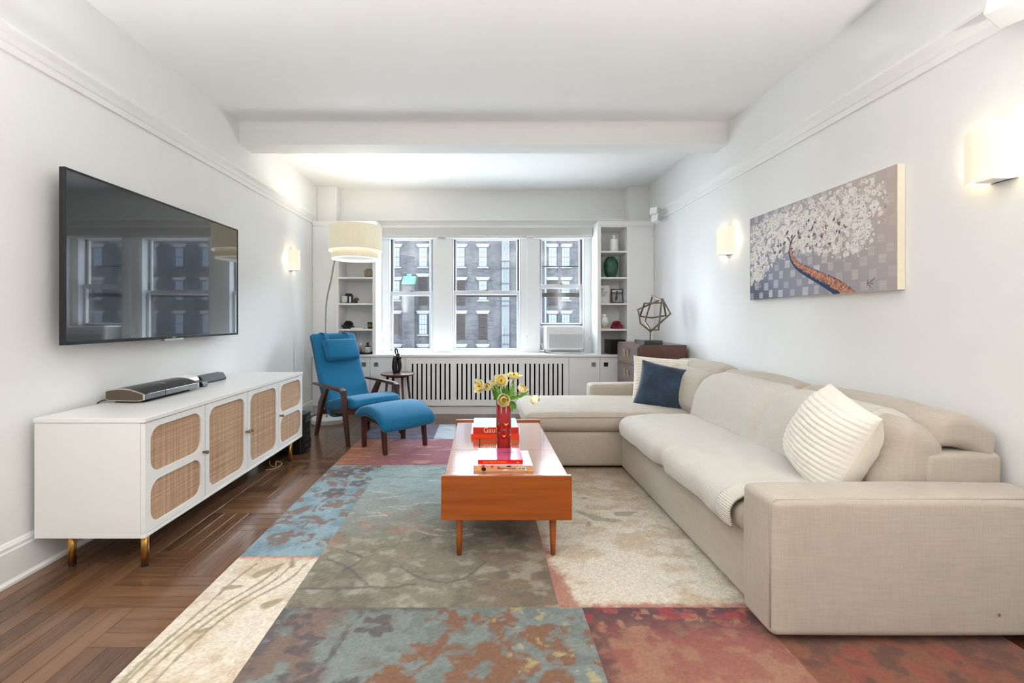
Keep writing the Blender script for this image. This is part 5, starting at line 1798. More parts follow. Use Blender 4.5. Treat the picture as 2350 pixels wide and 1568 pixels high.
drum_ornament('black drum-shaped ornament on a stepped base', 800, Z1, M['black_pl'], M['black_in'], -1)
t = shelf_thing('pale_book', 'thin pale grey book lying beside the black ornament', 'book', X(822, SY), Z1)
xx = X(822, SY)
add('cover', box(xx - 0.078, xx + 0.078, SY - 0.05, SY + 0.06, Z1, Z1 + 0.016), plain('pale_green_cover', rgb(214, 214, 204), 0.6, var=0.02), t, bevel=0.001)
add('pages', box(xx - 0.075, xx + 0.0785, SY - 0.0505, SY + 0.058, Z1 + 0.003, Z1 + 0.013), M['pages'], t)
x = X(850, SY)
t = turned('dark_tumbler', 'dark green glass candle tumbler at the end of the shelf', 'candle', x, Z1, [(0, 0.0), (0.030, 0.0), (0.034, 0.006), (0.038, 0.088), (0.035, 0.088), (0.033, 0.060), (0, 0.060)], plain('smoky_green_glass', rgb(46, 48, 34), 0.1, var=0.2, coat=0.4), part='glass')
add('label', lathe([(0.0372, 0.03), (0.0380, 0.062)], 9, (x, SY, Z1), cap=False), plain('olive_label', rgb(120, 110, 60), 0.5, var=0.1), t)

# bottom shelf behind the chair: tray, bottle, jar, diffuser
tr = thing('black_tray', 'black oval tray on the counter behind the lounge chair', 'tray', (X(836, 5.70), 5.70, B0))
g = lathe([(0, 0.0), (0.9, 0.0), (1.0, 0.1), (1.0, 0.22), (0.96, 0.22), (0.92, 0.06), (0, 0.05)], 36, (0, 0, 0), cap=False)
add('dish', xform(g, (-1.535, 5.715, B0), (0, 0, 0), (0.145, 0.09, 0.10)), M['black_pl'], tr, smooth=False)
x = X(844, 5.69)
t = shelf_thing('label_bottle', 'small clear bottle with white label and black cap on the black tray', 'bottle', x, B0 + 0.0065, 5.69)
add('body', lathe([(0, 0), (0.036, 0), (0.038, 0.004), (0.038, 0.082), (0.034, 0.090), (0.014, 0.094), (0.014, 0.098)], 28, (x, 5.69, B0 + 0.0065), cap=False), M['white_cover'], t, smooth=True)
add('cap', lathe([(0.037, 0.086), (0.037, 0.094), (0.015, 0.098), (0.0145, 0.142), (0, 0.142)], 24, (x, 5.69, B0 + 0.0065), cap=False), plain('dark_brown_cap', rgb(46, 32, 28), 0.4, var=0.05), t, smooth=False)
text('label_print', 'D', 0.045, (x - 0.018, 5.6515, B0 + 0.028), (math.pi / 2, 0, 0), M['grey_ink'], t)
x = X(827.5, 5.68)
t = shelf_thing('potpourri_jar', 'round glass jar of dried flowers on the black tray', 'jar', x, B0 + 0.0065, 5.70)
add('glass', lathe([(0.020, 0), (0.040, 0.006), (0.048, 0.04), (0.046, 0.075), (0.030, 0.098), (0.016, 0.108), (0.016, 0.112)], 28, (x, 5.70, B0 + 0.0065), cap=False), M['glass'], t, smooth=True)
add('stopper', lathe([(0.017, 0.112), (0.012, 0.118), (0.013, 0.132), (0.0, 0.136)], 18, (x, 5.70, B0 + 0.0065), cap=False), M['white_gl'], t, smooth=True)
gp = []
for k in range(26):
    a = random.random() * 6.28
    r = 0.034 * math.sqrt(random.random())
    zq = 0.010 + 0.062 * random.random()
    gp.append(xform(rbox(0.018, 0.012, 0.008, 0.003, (1, 1, 1), 1), (x + r * math.cos(a), 5.70 + r * math.sin(a), B0 + 0.0065 + zq), (random.random() * 3, random.random() * 3, random.random() * 3)))
for nm, mt, sl in (('dried_petals', plain('dried_brown', rgb(120, 86, 66), 0.8, var=0.2), gp[:12]), ('dried_petals', plain('dried_cream', rgb(205, 190, 170), 0.8, var=0.1), gp[12:18]), ('dried_petals', plain('dried_dark', rgb(48, 46, 46), 0.8, var=0.1), gp[18:])):
    tag(add(nm, join(*sl), mt, t), kind='stuff')
x = X(808, 5.72)
t = shelf_thing('reed_diffuser', 'reed diffuser with dark sticks half hidden by the lounge chair', 'diffuser', x, B0, 5.74)
add('bottle', lathe([(0, 0), (0.032, 0), (0.034, 0.004), (0.034, 0.08), (0.014, 0.09), (0.014, 0.105)], 24, (x, 5.74, B0), cap=False), plain('amber_glass', rgb(70, 42, 22), 0.1, var=0.1), t, smooth=True)
for k in range(7):
    a = -0.9 + k * 0.3
    add('reed', tube([(x, 5.74, B0 + 0.02), (x + 0.085 * math.sin(a) + 0.02, 5.74 + 0.03 * math.cos(k * 2), B0 + 0.275 - 0.02 * abs(a))], 0.0022, 5), M['black_rub'], t)

# the other bookcase
x = X(1408.5, SY)
turned('bottle_vase', 'matte white bottle vase on the top shelf', 'vase', x, Z4, [(0, 0), (0.050, 0), (0.053, 0.004), (0.053, 0.148), (0.050, 0.158), (0.018, 0.164), (0.0165, 0.172), (0.0165, 0.205), (0.0145, 0.208), (0.011, 0.205), (0.011, 0.17), (0, 0.165)], M['white_gl'])
# green vase with scale relief
x = X(1402, SY)
t = shelf_thing('green_vase', 'dark green barrel vase with a scaled surface', 'vase', x, Z3)
n, m = 72, 60
V = []
for i in range(n):
    for j in range(m):
        z = j / (m - 1)
        r = np.interp(z, [0, 0.1, 0.25, 0.5, 0.72, 0.88, 0.97, 1.0], [0.054, 0.066, 0.080, 0.0885, 0.086, 0.070, 0.050, 0.046])
        row = z * 15
        off = 0.5 * (int(row) % 2)
        a = 2 * math.pi * i / n
        sc = abs(math.sin(math.pi * (a / (2 * math.pi) * 18 + off))) * abs(math.sin(math.pi * row))
        rr = r + 0.0035 * sc ** 0.6 * (0.05 < z < 0.93)
        V.append((x + rr * math.cos(a), SY + rr * math.sin(a), Z3 + 0.262 * z))
add('body', (V, grid_faces(n, m, True) + [tuple(i * m for i in range(n))]), M['green_gl'], t, smooth=True)
# quote card
cx0, cx1, cy = X(1370, 5.80), X(1399.5, 5.80), 5.80
t = shelf_thing('quote_card', 'white card printed with a black handwritten quote', 'card', (cx0 + cx1) / 2, Z2, cy)
zc0, zc1 = Z(682, cy), Z(655.5, cy)
M['acrylic'] = plain('card_white', rgb(240, 239, 236), 0.4, var=0.01)
add('sheet', box(cx0, cx1, cy, cy + 0.004, Z2 + 0.008, zc1), M['acrylic'], t)
for k, s_ in enumerate(('this', 'is your', 'world', 'shape it or', 'someone', 'else will. –')):
    text('lettering', s_, 0.029, (cx0 + 0.012, cy - 0.0006, zc1 - 0.027 - k * 0.0232), (math.pi / 2, 0, 0), M['dark_ink'], t)
add('stand', box(X(1386, cy) - 0.012, X(1386, cy) + 0.012, cy - 0.018, cy + 0.02, Z2, Z2 + 0.008), M['black_pl'], t)
# framed photograph
fy = 5.74
t = shelf_thing('photo_frame', 'small black framed black-and-white photograph', 'photo frame', X(1416.5, fy), Z2, fy)
fx0, fx1, fz1 = X(1404, fy), X(1430, fy), Z(663.5, fy)
til = math.radians(8)
hgt = fz1 - Z2
g = join(box(fx0, fx1, -0.008, 0.004, 0, 0.010), box(fx0, fx1, -0.008, 0.004, hgt - 0.008, hgt), box(fx0, fx0 + 0.008, -0.008, 0.004, 0.01, hgt - 0.008), box(fx1 - 0.008, fx1, -0.008, 0.004, 0.01, hgt - 0.008), box(fx0 + 0.004, fx1 - 0.004, 0.002, 0.012, 0.004, hgt - 0.004))


def lean(geo):
    v, f = geo
    v = np.array(v, float)
    y = v[:, 1].copy()
    z = v[:, 2].copy()
    v[:, 1] = fy + y * math.cos(til) + z * math.sin(til)
    v[:, 2] = Z2 + 0.002 + z * math.cos(til) - y * math.sin(til)
    return v, f


add('frame', lean(g), M['black_pl'], t)
add('photo', lean(box(fx0 + 0.008, fx1 - 0.008, -0.002, 0.001, 0.010, hgt - 0.008)), plain('photo_print', rgb(150, 150, 152), 0.3, var=0.55, scale=14), t)
add('photo_sky', lean(box(fx0 + 0.010, fx1 - 0.010, -0.0026, -0.002, hgt - 0.040, hgt - 0.012)), plain('photo_sky', rgb(206, 206, 206), 0.3, var=0.05), t)
add('photo_horizon', lean(box(fx0 + 0.010, fx1 - 0.010, -0.0026, -0.002, hgt - 0.066, hgt - 0.040)), plain('photo_sea', rgb(96, 97, 100), 0.3, var=0.15), t)
add('photo_figure', lean(tube([(fx0 + 0.055, -0.0024, 0.04), (fx0 + 0.062, -0.0024, 0.075), (fx0 + 0.066, -0.0024, 0.105), (fx0 + 0.075, -0.0024, hgt - 0.025)], [0.016, 0.014, 0.008, 0.012], 8, squash=0.04)), plain('photo_dark', rgb(52, 52, 54), 0.4, var=0.1), t)
# white bust
x = X(1387.5, SY)
t = shelf_thing('white_bust', 'white carved head on a beige block', 'figurine', x, Z1)
add('plinth', box(x - 0.058, x + 0.050, SY - 0.045, SY + 0.05, Z1, Z1 + 0.016), plain('beige_block', rgb(206, 184, 156), 0.6, var=0.05), t, bevel=0.002)


def headdef(V):
    V = V.copy()
    z = V[:, 2]
    tw = np.interp(z, [-0.075, -0.06, -0.035, 0.0, 0.05, 0.075], [0.42, 0.5, 0.78, 1.0, 0.98, 0.5])
    V[:, 0] *= tw
    V[:, 1] *= tw
    nose = np.exp(-((V[:, 0] / 0.009) ** 2)) * np.exp(-(((z + 0.008) / 0.018) ** 2)) * (V[:, 1] < -0.02)
    V[:, 1] -= 0.014 * nose
    eye = np.exp(-(((np.abs(V[:, 0]) - 0.020) / 0.010) ** 2)) * np.exp(-(((z - 0.010) / 0.008) ** 2)) * (V[:, 1] < -0.02)
    V[:, 1] += 0.006 * eye
    mo = np.exp(-((V[:, 0] / 0.016) ** 2)) * np.exp(-(((z + 0.036) / 0.005) ** 2)) * (V[:, 1] < -0.01)
    V[:, 1] -= 0.004 * mo
    return V


add('head', xform(rbox(0.094, 0.100, 0.15, 0.044, (14, 8, 22), 4, headdef), (x - 0.002, SY, Z1 + 0.016 + 0.077)), M['stone'], t, smooth=True)
add('topknot', lathe([(0.030, 0.0), (0.031, 0.012), (0.022, 0.026), (0.0, 0.032)], 20, (x - 0.002, SY, Z1 + 0.160), cap=False), M['stone'], t, smooth=True)
add('ear', join(*[xform(rbox(0.012, 0.022, 0.055, 0.005, (1, 1, 3), 2), (x - 0.002 + s * 0.047, SY + 0.005, Z1 + 0.088)) for s in (-1, 1)]), M['stone'], t, smooth=True)
M['wine'] = plain('wine_red', rgb(128, 16, 34), 0.35, var=0.06, coat=0.2)
drum_ornament('dark red drum-shaped ornament on a stepped base', 1415, Z1, M['wine'], plain('wine_dial', rgb(92, 8, 26), 0.4, var=0.1), 1)
bx = thing('storage_box', 'black box on the bottom shelf partly behind the dresser', 'box', (X(1415, 5.75), 5.75, B0))
xa, xb = X(1401, 5.66), X(1437, 5.66)
add('body', box(xa - 0.004, xb, 5.66, 5.91, B0, B0 + 0.172), M['black_pl'], bx, bevel=0.003)
add('side_panel', box(xa - 0.008, xa - 0.004, 5.66, 5.91, B0, B0 + 0.172), plain('brown_black_panel', rgb(62, 52, 44), 0.4, var=0.1), bx)
add('lid', box(xa - 0.010, xb + 0.002, 5.656, 5.914, B0 + 0.172, B0 + 0.182), M['black_pl'], bx, bevel=0.002)

# ================================================================== RUG
M['rug'] = vcol('wool_rug', 0.98, 0.9, 330.0, 0.006, 0.30, vscale=150.0, stretch=(0.45, 1.0, 1.0))
M['rug_back'] = plain('rug_binding', rgb(120, 84, 66), 0.9, var=0.1)
RX0, RX1, RY0, RY1, RT = -1.22, 1.95, 0.75, 5.04, 0.012
rug = thing('patchwork_rug', 'large patchwork wool rug in cream, blue, green and red floral blocks', 'rug', (0.4, 3.0, 0))
add('backing', box(RX0, RX1, RY0, RY1, 0.0005, RT - 0.004), M['rug_back'], rug)


def C(*c):
    return lin(c)


def blend(base, col, m):
    return base * (1 - m[:, None]) + np.asarray(col)[None, :] * m[:, None]


def sstep(a, b, x):
    t = np.clip((x - a) / (b - a), 0, 1)
    return t * t * (3 - 2 * t)


def curve_dist(x, y, pts):
    """distance to a smooth curve"""
    P = np.array(smooth_path([(a, b, 0) for a, b in pts], 8))[:, :2]
    d = np.full(x.shape, 9.0)
    for a, b in zip(P[:-1], P[1:]):
        ab = b - a
        t = np.clip(((x - a[0]) * ab[0] + (y - a[1]) * ab[1]) / (ab @ ab + 1e-12), 0, 1)
        d = np.minimum(d, np.hypot(x - a[0] - t * ab[0], y - a[1] - t * ab[1]))
    return d


def leafm(x, y, cx, cy, L, W, ang, soft=0.012):
    ca, sa = math.cos(ang), math.sin(ang)
    u = ((x - cx) * ca + (y - cy) * sa) / L
    v = (-(x - cx) * sa + (y - cy) * ca) / W
    return 1 - sstep(1 - soft * 12, 1 + soft * 12, np.sqrt(u * u + v * v * (1 + 0.8 * np.clip(u, -1, 1))))


def flower(x, y, cx, cy, R, n=6, ph=0.0):
    r = np.hypot(x - cx, y - cy)
    a = np.arctan2(y - cy, x - cx)
    e = R * (0.62 + 0.38 * np.abs(np.cos(n * (a + ph) / 2)))
    return (1 - sstep(0.92, 1.06, r / e)) * sstep(0.16, 0.24, r / R)


def rough_edge(x, y, sc=26, seed=1, amp=0.03):
    return amp * (fbm(x * sc, y * sc, seed, 3) - 0.5) * 2


def p_cream(x, y):
    c = np.tile(C(214, 200, 178), (len(x), 1))
    c = blend(c, C(190, 164, 132), sstep(0.50, 0.72, fbm(x * 9, y * 9, 3)) * 0.7)
    ol = C(146, 130, 96)
    wob = rough_edge(x, y, 30, 5, 0.004)
    for k, (xa, xb, xc) in enumerate(((-1.17, -1.10, -0.97), (-1.13, -1.06, -0.92), (-1.08, -1.02, -0.86), (-1.19, -1.15, -1.10))):
        d = curve_dist(x, y, [(xa, 1.30), (xa + 0.01, 1.55), (xb, 1.80), (xc - 0.03, 2.02), (xc, 2.16)])
        c = blend(c, ol, (1 - sstep(0.004, 0.009, d + wob)) * 0.9)
    for cx, cy, L, W, an in ((-1.02, 2.10, 0.07, 0.022, 0.9), (-1.11, 1.97, 0.045, 0.016, 0.2), (-0.88, 1.86, 0.045, 0.022, 0.7), (-0.93, 2.17, 0.05, 0.012, 2.0), (-1.06, 1.70, 0.03, 0.012, 0.6)):
        c = blend(c, ol, leafm(x, y, cx, cy, L, W, an) * 0.85)
    c = blend(c, C(176, 92, 70), sstep(2.195, 2.225, y + rough_edge(x, y, 30, 9, 0.015)) * 0.75)
    return c


def p_blue(x, y):
    c = np.tile(C(138, 162, 168), (len(x), 1))
    c = blend(c, C(112, 138, 146), sstep(0.4, 0.7, fbm(x * 12, y * 12, 13)))
    br = C(122, 94, 80)
    dk = C(92, 78, 76)
    n = fbm(x * 13, y * 11, 21, 5) + rough_edge(x, y, 40, 2, 0.02)
    m = sstep(0.545, 0.575, n)
    for cx, cy, L, W, an in ((-1.08, 2.45, 0.10, 0.04, 0.5), (-0.98, 2.62, 0.09, 0.035, 2.2), (-1.12, 2.78, 0.08, 0.035, 0.9), (-0.93, 2.88, 0.07, 0.03, 1.8), (-1.05, 3.02, 0.09, 0.035, 0.3), (-0.95, 2.42, 0.05, 0.03, 1.3), (-1.15, 2.60, 0.05, 0.025, 2.6)):
        m = np.maximum(m, leafm(x + rough_edge(x, y, 22, 6, 0.008), y, cx, cy, L, W, an))
    m = np.maximum(m, 1 - sstep(0.006, 0.012, curve_dist(x, y, [(-1.10, 2.35), (-1.02, 2.6), (-1.06, 2.85), (-0.98, 3.1), (-1.04, 3.4)])))
    m = m * (0.15 + 0.85 * sstep(0.40, 0.50, fbm(x * 26, y * 30, 23, 4)))
    c = blend(c, br, m * 0.9)
    m2 = np.zeros(len(x))
    for cx, cy, R in ((-1.02, 3.05, 0.085), (-1.06, 3.42, 0.09), (-0.90, 3.22, 0.07), (-0.92, 3.50, 0.06)):
        m2 = np.maximum(m2, flower(x + rough_edge(x, y, 25, 4, 0.008), y, cx, cy, R, 5, cx * 7))
    c = blend(c, dk, m2 * 0.9)
    return c


def p_pink(x, y):
    g = sstep(-1.15, -0.62, x + rough_edge(x, y, 6, 31, 0.12))
    c = C(176, 104, 66)[None, :] * (1 - g[:, None]) + C(150, 88, 98)[None, :] * g[:, None]
    st = fbm(x * 5, y * 26, 33, 3)
    c = blend(c, C(118, 74, 96), sstep(0.55, 0.75, st) * 0.55 * g)
    c = blend(c, C(206, 158, 142), sstep(0.60, 0.78, fbm(x * 6 + 4, y * 22, 35, 3)) * 0.6)
    return c


def p_navy(x, y):
    c = np.tile(C(84, 88, 106), (len(x), 1))
    c = blend(c, C(120, 122, 134), sstep(0.5, 0.7, fbm(x * 5, y * 24, 41, 3)) * 0.7)
    c = blend(c, C(130, 84, 96), sstep(0.62, 0.75, fbm(x * 4 + 9, y * 20, 42, 3)) * 0.6)
    return c


def p_pale(x, y):
    c = np.tile(C(176, 182, 184), (len(x), 1))
    return blend(c, C(132, 142, 152), sstep(0.5, 0.72, fbm(x * 7, y * 12, 44, 3)) * 0.7)


def warp(x, y, s1=7, a1=0.04, s2=40, a2=0.012, seed=0):
    return (x + rough_edge(x, y, s1, 100 + seed, a1) + rough_edge(x, y, s2, 101 + seed, a2), y + rough_edge(x, y, s1, 102 + seed, a1) + rough_edge(x, y, s2, 103 + seed, a2))


def p_green(x, y):
    far = sstep(2.1, 3.3, y + rough_edge(x, y, 3, 50, 0.25))
    c = C(122, 113, 94)[None, :] * (1 - far[:, None]) + C(140, 154, 152)[None, :] * far[:, None]
    rt = sstep(-0.25, 0.25, x + rough_edge(x, y, 4, 51, 0.15)) * (1 - 0.6 * far)
    c = blend(c, C(112, 92, 64), rt * 0.7)
    c = blend(c, C(168, 158, 138), sstep(0.50, 0.66, fbm(x * 12, y * 18, 53, 5)) * 0.55 * (1 - far))
    c = blend(c, C(88, 78, 66), sstep(0.56, 0.70, fbm(x * 10 + 3, y * 13, 54, 5)) * 0.5 * (1 - far))
    c = blend(c, C(108, 118, 112), sstep(0.52, 0.66, fbm(x * 10 + 13, y * 20, 59, 5)) * 0.5 * far)
    c = blend(c, C(150, 112, 92), sstep(0.55, 0.66, fbm(x * 10 + 30, y * 14, 57, 4)) * sstep(2.1, 2.4, y) * (1 - sstep(2.6, 2.9, y)) * 0.6)
    dk = C(80, 72, 72)
    wx, wy = warp(x, y, 12, 0.012, 50, 0.006, 3)
    for pts in ([(-0.78, 2.20), (-0.62, 2.10), (-0.52, 1.98)], [(-0.70, 2.28), (-0.60, 2.20), (-0.66, 2.10)], [(-0.80, 1.96), (-0.5, 1.965), (-0.3, 1.99)], [(-0.40, 2.14), (-0.28, 2.04), (-0.12, 2.02), (0.02, 2.18)]):
        c = blend(c, dk, (1 - sstep(0.004, 0.010, curve_dist(wx, wy, pts))) * 0.7)
    wh = C(206, 208, 200)
    rr = np.random.default_rng(5)
    wx, wy = warp(x, y, 20, 0.008, 60, 0.005, 6)
    for k in range(34):
        cx, cy = rr.uniform(-0.80, 0.25), rr.uniform(2.45, 3.6)
        an = rr.uniform(-0.45, 0.45) + (math.pi if rr.random() < 0.5 else 0)
        L = rr.uniform(0.08, 0.2)
        d = curve_dist(wx, wy, [(cx, cy), (cx + L / 2 * math.cos(an), cy + L / 2 * math.sin(an) + rr.uniform(-0.02, 0.02)), (cx + L * math.cos(an), cy + L * math.sin(an))])
        c = blend(c, wh, (1 - sstep(0.0015, 0.005, d)) * 0.6)
    return c


def p_brown(x, y):
    c = np.tile(C(128, 136, 130), (len(x), 1))
    c = blend(c, C(108, 114, 106), sstep(0.45, 0.62, fbm(x * 16, y * 20, 60, 5)) * 0.6)
    br = C(130, 84, 52)
    wx, wy = warp(x, y, 6, 0.07, 45, 0.012, 9)
    m = np.zeros(len(x))
    for cx, cy, R, k in ((0.00, 1.50, 0.16, 5), (0.25, 1.62, 0.12, 3), (-0.32, 1.40, 0.10, 4), (0.24, 1.42, 0.09, 3), (-0.12, 1.73, 0.07, 4), (0.10, 1.74, 0.06, 3)):
        m = np.maximum(m, flower(wx, wy, cx, cy, R, k, cx * 5))
    for pts in ([(-0.42, 1.35), (-0.2, 1.5), (-0.12, 1.70), (-0.2, 1.82)], [(0.05, 1.3), (0.12, 1.5), (0.05, 1.72), (0.12, 1.82)]):
        m = np.maximum(m, 1 - sstep(0.008, 0.016, curve_dist(wx, wy, pts)))
    m = np.maximum(m, sstep(0.60, 0.63, fbm(wx * 9 + 2, wy * 9, 61, 4)) * sstep(-0.5, -0.2, x))
    m = m * (0.35 + 0.65 * sstep(0.34, 0.44, fbm(x * 26, y * 34, 72, 4)))
    c = blend(c, br, m * 0.95)
    lf = 1 - sstep(-0.62, -0.42, x + rough_edge(x, y, 7, 65, 0.10))
    c = blend(c, C(126, 98, 82), lf * sstep(0.36, 0.52, fbm(x * 16, y * 16, 66, 4)) * 0.9)
    dk = C(86, 74, 74)
    wx, wy = warp(x, y, 14, 0.022, 55, 0.012, 12)
    m2 = np.zeros(len(x))
    for cx, cy, R in ((-0.42, 1.72, 0.075), (-0.66, 1.63, 0.07), (-0.60, 1.48, 0.08), (-0.72, 1.74, 0.06), (-0.45, 1.42, 0.06)):
        m2 = np.maximum(m2, flower(wx, wy, cx, cy, R, 5, cy * 3))
    m2 = np.maximum(m2, (1 - sstep(0.006, 0.014, curve_dist(wx, wy, [(-0.58, 1.3), (-0.55, 1.5), (-0.52, 1.7), (-0.50, 1.82)]))) * 0.9)
    m2 = np.maximum(m2, sstep(1.79, 1.83, y + rough_edge(x, y, 22, 69, 0.02)) * (1 - sstep(-0.25, -0.05, x)))
    m2 = np.maximum(m2, (1 - sstep(-0.80, -0.76, x + rough_edge(x, y, 16, 70, 0.02))))
    m2 = m2 * (0.25 + 0.75 * sstep(0.38, 0.48, fbm(x * 30, y * 36, 73, 4)))
    c = blend(c, dk, m2 * 0.85)
    c = blend(c, C(190, 172, 120), sstep(0.62, 0.72, fbm(x * 22, y * 26, 71, 4)) * sstep(-0.1, 0.1, x) * 0.7)
    return c


def p_beige(x, y):
    c = np.tile(C(200, 188, 168), (len(x), 1))
    c = blend(c, C(176, 154, 124), sstep(0.42, 0.68, fbm(x * 9, y * 16, 81, 5)) * 0.75)
    c = blend(c, C(154, 128, 96), sstep(2.9, 3.5, y + rough_edge(x, y, 4, 86, 0.2)) * 0.5)
    g = C(138, 128, 108)
    m = np.zeros(len(x))
    wx, wy = warp(x, y, 14, 0.014, 55, 0.006, 15)
    for cx, cy, L, W, an in ((0.64, 2.70, 0.08, 0.026, 2.5), (0.74, 2.63, 0.09, 0.022, -0.2), (0.88, 2.72, 0.08, 0.028, 0.2), (0.68, 2.95, 0.03, 0.012, 0.4), (0.62, 3.2, 0.04, 0.010, 0.0), (0.62, 2.58, 0.04, 0.016, 1.2)):
        m = np.maximum(m, leafm(wx, wy, cx, cy, L, W, an))
    m = np.maximum(m, (1 - sstep(0.002, 0.006, curve_dist(wx, wy, [(0.60, 3.2), (0.75, 3.15), (0.9, 3.0)]))) * 0.8)
    c = blend(c, g, m * 0.75)
    red = C(150, 78, 60)
    e = 1 - sstep(0.0, 0.05, (x - 0.315) - 0.05 * (1 - sstep(1.9, 2.2, y)) + rough_edge(x, y, 30, 83, 0.03) + rough_edge(x, y, 90, 87, 0.02))
    e = np.maximum(e * (1 - sstep(2.25, 2.6, y)), 1 - sstep(1.835, 1.870, y + rough_edge(x, y, 34, 84, 0.022)))
    c = blend(c, red, e * 0.8)
    return c


def p_red(x, y):
    c = np.tile(C(178, 122, 90), (len(x), 1))
    top = sstep(1.35, 1.83, y)
    n = fbm(x * 26, y * 30, 91, 5)
    c = blend(c, C(158, 66, 62), sstep(0.44, 0.56, fbm(x * 16, y * 16, 92, 5)) * (0.40 + 0.45 * top))
    c = blend(c, C(88, 40, 50), sstep(0.50 - 0.14 * top, 0.55 - 0.14 * top, n) * sstep(1.58, 1.80, y + rough_edge(x, y, 6, 94, 0.10)) * 0.9)
    c = blend(c, C(92, 42, 48), (1 - sstep(0.415, 0.47, x + rough_edge(x, y, 24, 95, 0.05))) * 0.8)
    c = blend(c, C(186, 44, 50), sstep(0.56, 0.68, fbm(x * 12 + 5, y * 18, 93, 4)) * sstep(1.6, 1.75, y) * 0.6)
    return c


def p_orange(x, y):
    c = np.tile(C(150, 84, 48), (len(x), 1))
    c = blend(c, C(104, 56, 38), sstep(0.42, 0.60, fbm(x * 15, y * 15, 97, 5)) * 0.8)
    c = blend(c, C(170, 66, 46), sstep(0.56, 0.66, fbm(x * 12 + 8, y * 12, 98, 4)) * 0.6)
    return c


patches = [
    ('cream', p_cream, RX0, -0.82, RY0, 2.23), ('blue', p_blue, RX0, -0.82, 2.23, 3.63), ('pink', p_pink, RX0, 0.35, 3.63, 4.42),
    ('navy', p_navy, RX0, -0.49, 4.42, RY1), ('pale', p_pale, -0.49, 0.35, 4.42, RY1), ('green', p_green, -0.82, 0.315, 1.835, 3.63),
    ('brown', p_brown, -0.82, 0.41, RY0, 1.835), ('beige', p_beige, 0.315, 1.2, 1.835, 3.63), ('red', p_red, 0.41, 1.10, RY0, 1.835),
    ('orange', p_orange, 1.10, RX1, RY0, 1.835), ('beige', p_beige, 1.2, RX1, 1.835, 3.63), ('navy', p_navy, 0.35, RX1, 3.63, RY1),
]
plabel = {'cream': 'cream block with olive stems', 'blue': 'light blue block with brown leaves', 'pink': 'orange to pink block', 'navy': 'navy blue block', 'pale': 'pale grey block', 'green': 'grey-green block with pale scratches', 'brown': 'teal and rust floral block', 'beige': 'beige block with grey leaves', 'red': 'crimson and tan block', 'orange': 'burnt orange block'}
GAIN = {'cream': 1.28, 'blue': 1.15, 'pink': 1.05, 'pale': 1.1, 'green': 1.22, 'beige': 1.32, 'red': 0.82, 'orange': 0.78}
for key, fn, x0, x1, y0, y1 in patches:
    hidden = x0 >= 1.2 or (x0 >= 0.3 and y0 > 3.5)
    cell = 0.03 if hidden else (0.0075 if y0 < 3.5 else 0.010)
    if y0 < 1.0:
        ys = np.concatenate([np.arange(y0, 1.30, 0.03), np.arange(1.30, y1, 0.0065), [y1]])
    else:
        ys = np.linspace(y0, y1, max(2, int((y1 - y0) / cell)))
    xs = np.linspace(x0, x1, max(2, int((x1 - x0) / cell)))
    XX, YY = np.meshgrid(xs, ys, indexing='ij')
    x, y = XX.ravel(), YY.ravel()
    ed = np.minimum(np.minimum(x - x0, x1 - x), np.minimum(y - y0, y1 - y))
    z = RT + 0.0022 * (fbm(x * 90, y * 90, 3, 2) - 0.5) + 0.0016 * (fbm(x * 9, y * 9, 4, 2) - 0.5) - 0.0025 * (1 - sstep(0, 0.012, ed))
    col = fn(x, y) * (0.80 + 0.20 * fbm(x * 60, y * 110, 8, 2) + 0.30 * RNG.random(len(x)) - 0.04)[:, None]
    o = add('rug_patch', (np.stack([x, y, z], 1), grid_faces(len(xs), len(ys))), M['rug'], rug, smooth=True)
    m_ = np.array(MW[rug.name])
    o['label'] = plabel[key]
    set_col(o, np.clip(col * GAIN.get(key, 1.0) * np.array([0.97, 1.0, 1.05]), 0, 1))

# ================================================================== PAINTING
ay_n, ay_f, az_b, az_t, axf = 2.271, 3.522, 1.352, 1.995, 2.118
art = thing('canvas_painting', 'unframed canvas painting of a leaning tree with white blossoms above the sofa', 'painting', (XR, (ay_n + ay_f) / 2, az_b))
add('canvas_wrap', box(axf + 0.0006, XR - 0.002, ay_n, ay_f, az_b, az_t), plain('canvas_edge', rgb(240, 232, 212), 0.7, var=0.04, scale=40), art)
NU, NV = 560, 288
uu = np.linspace(0, 1, NU)            # 0 = far (window) end, 1 = near end
vv = np.linspace(0, 1, NV)            # 0 = bottom
UU, VV = np.meshgrid(uu, vv, indexing='ij')
asp = (ay_f - ay_n) / (az_t - az_b)
PX, PY = UU * asp, VV
flat = lambda q: q.ravel()
g_ = np.clip(UU * 0.8 + VV * 0.5 - 0.1, 0, 1)[..., None]
img = C(120, 132, 156) * (1 - g_) + C(190, 176, 170) * g_
img = np.array(img)
img = np.where((sstep(0.0, 0.35, 0.45 - UU - VV * 0.8))[..., None] > 0, img * (1 - 0.45 * sstep(0.0, 0.35, 0.45 - UU - VV * 0.8)[..., None]), img)
pr = np.random.default_rng(3)
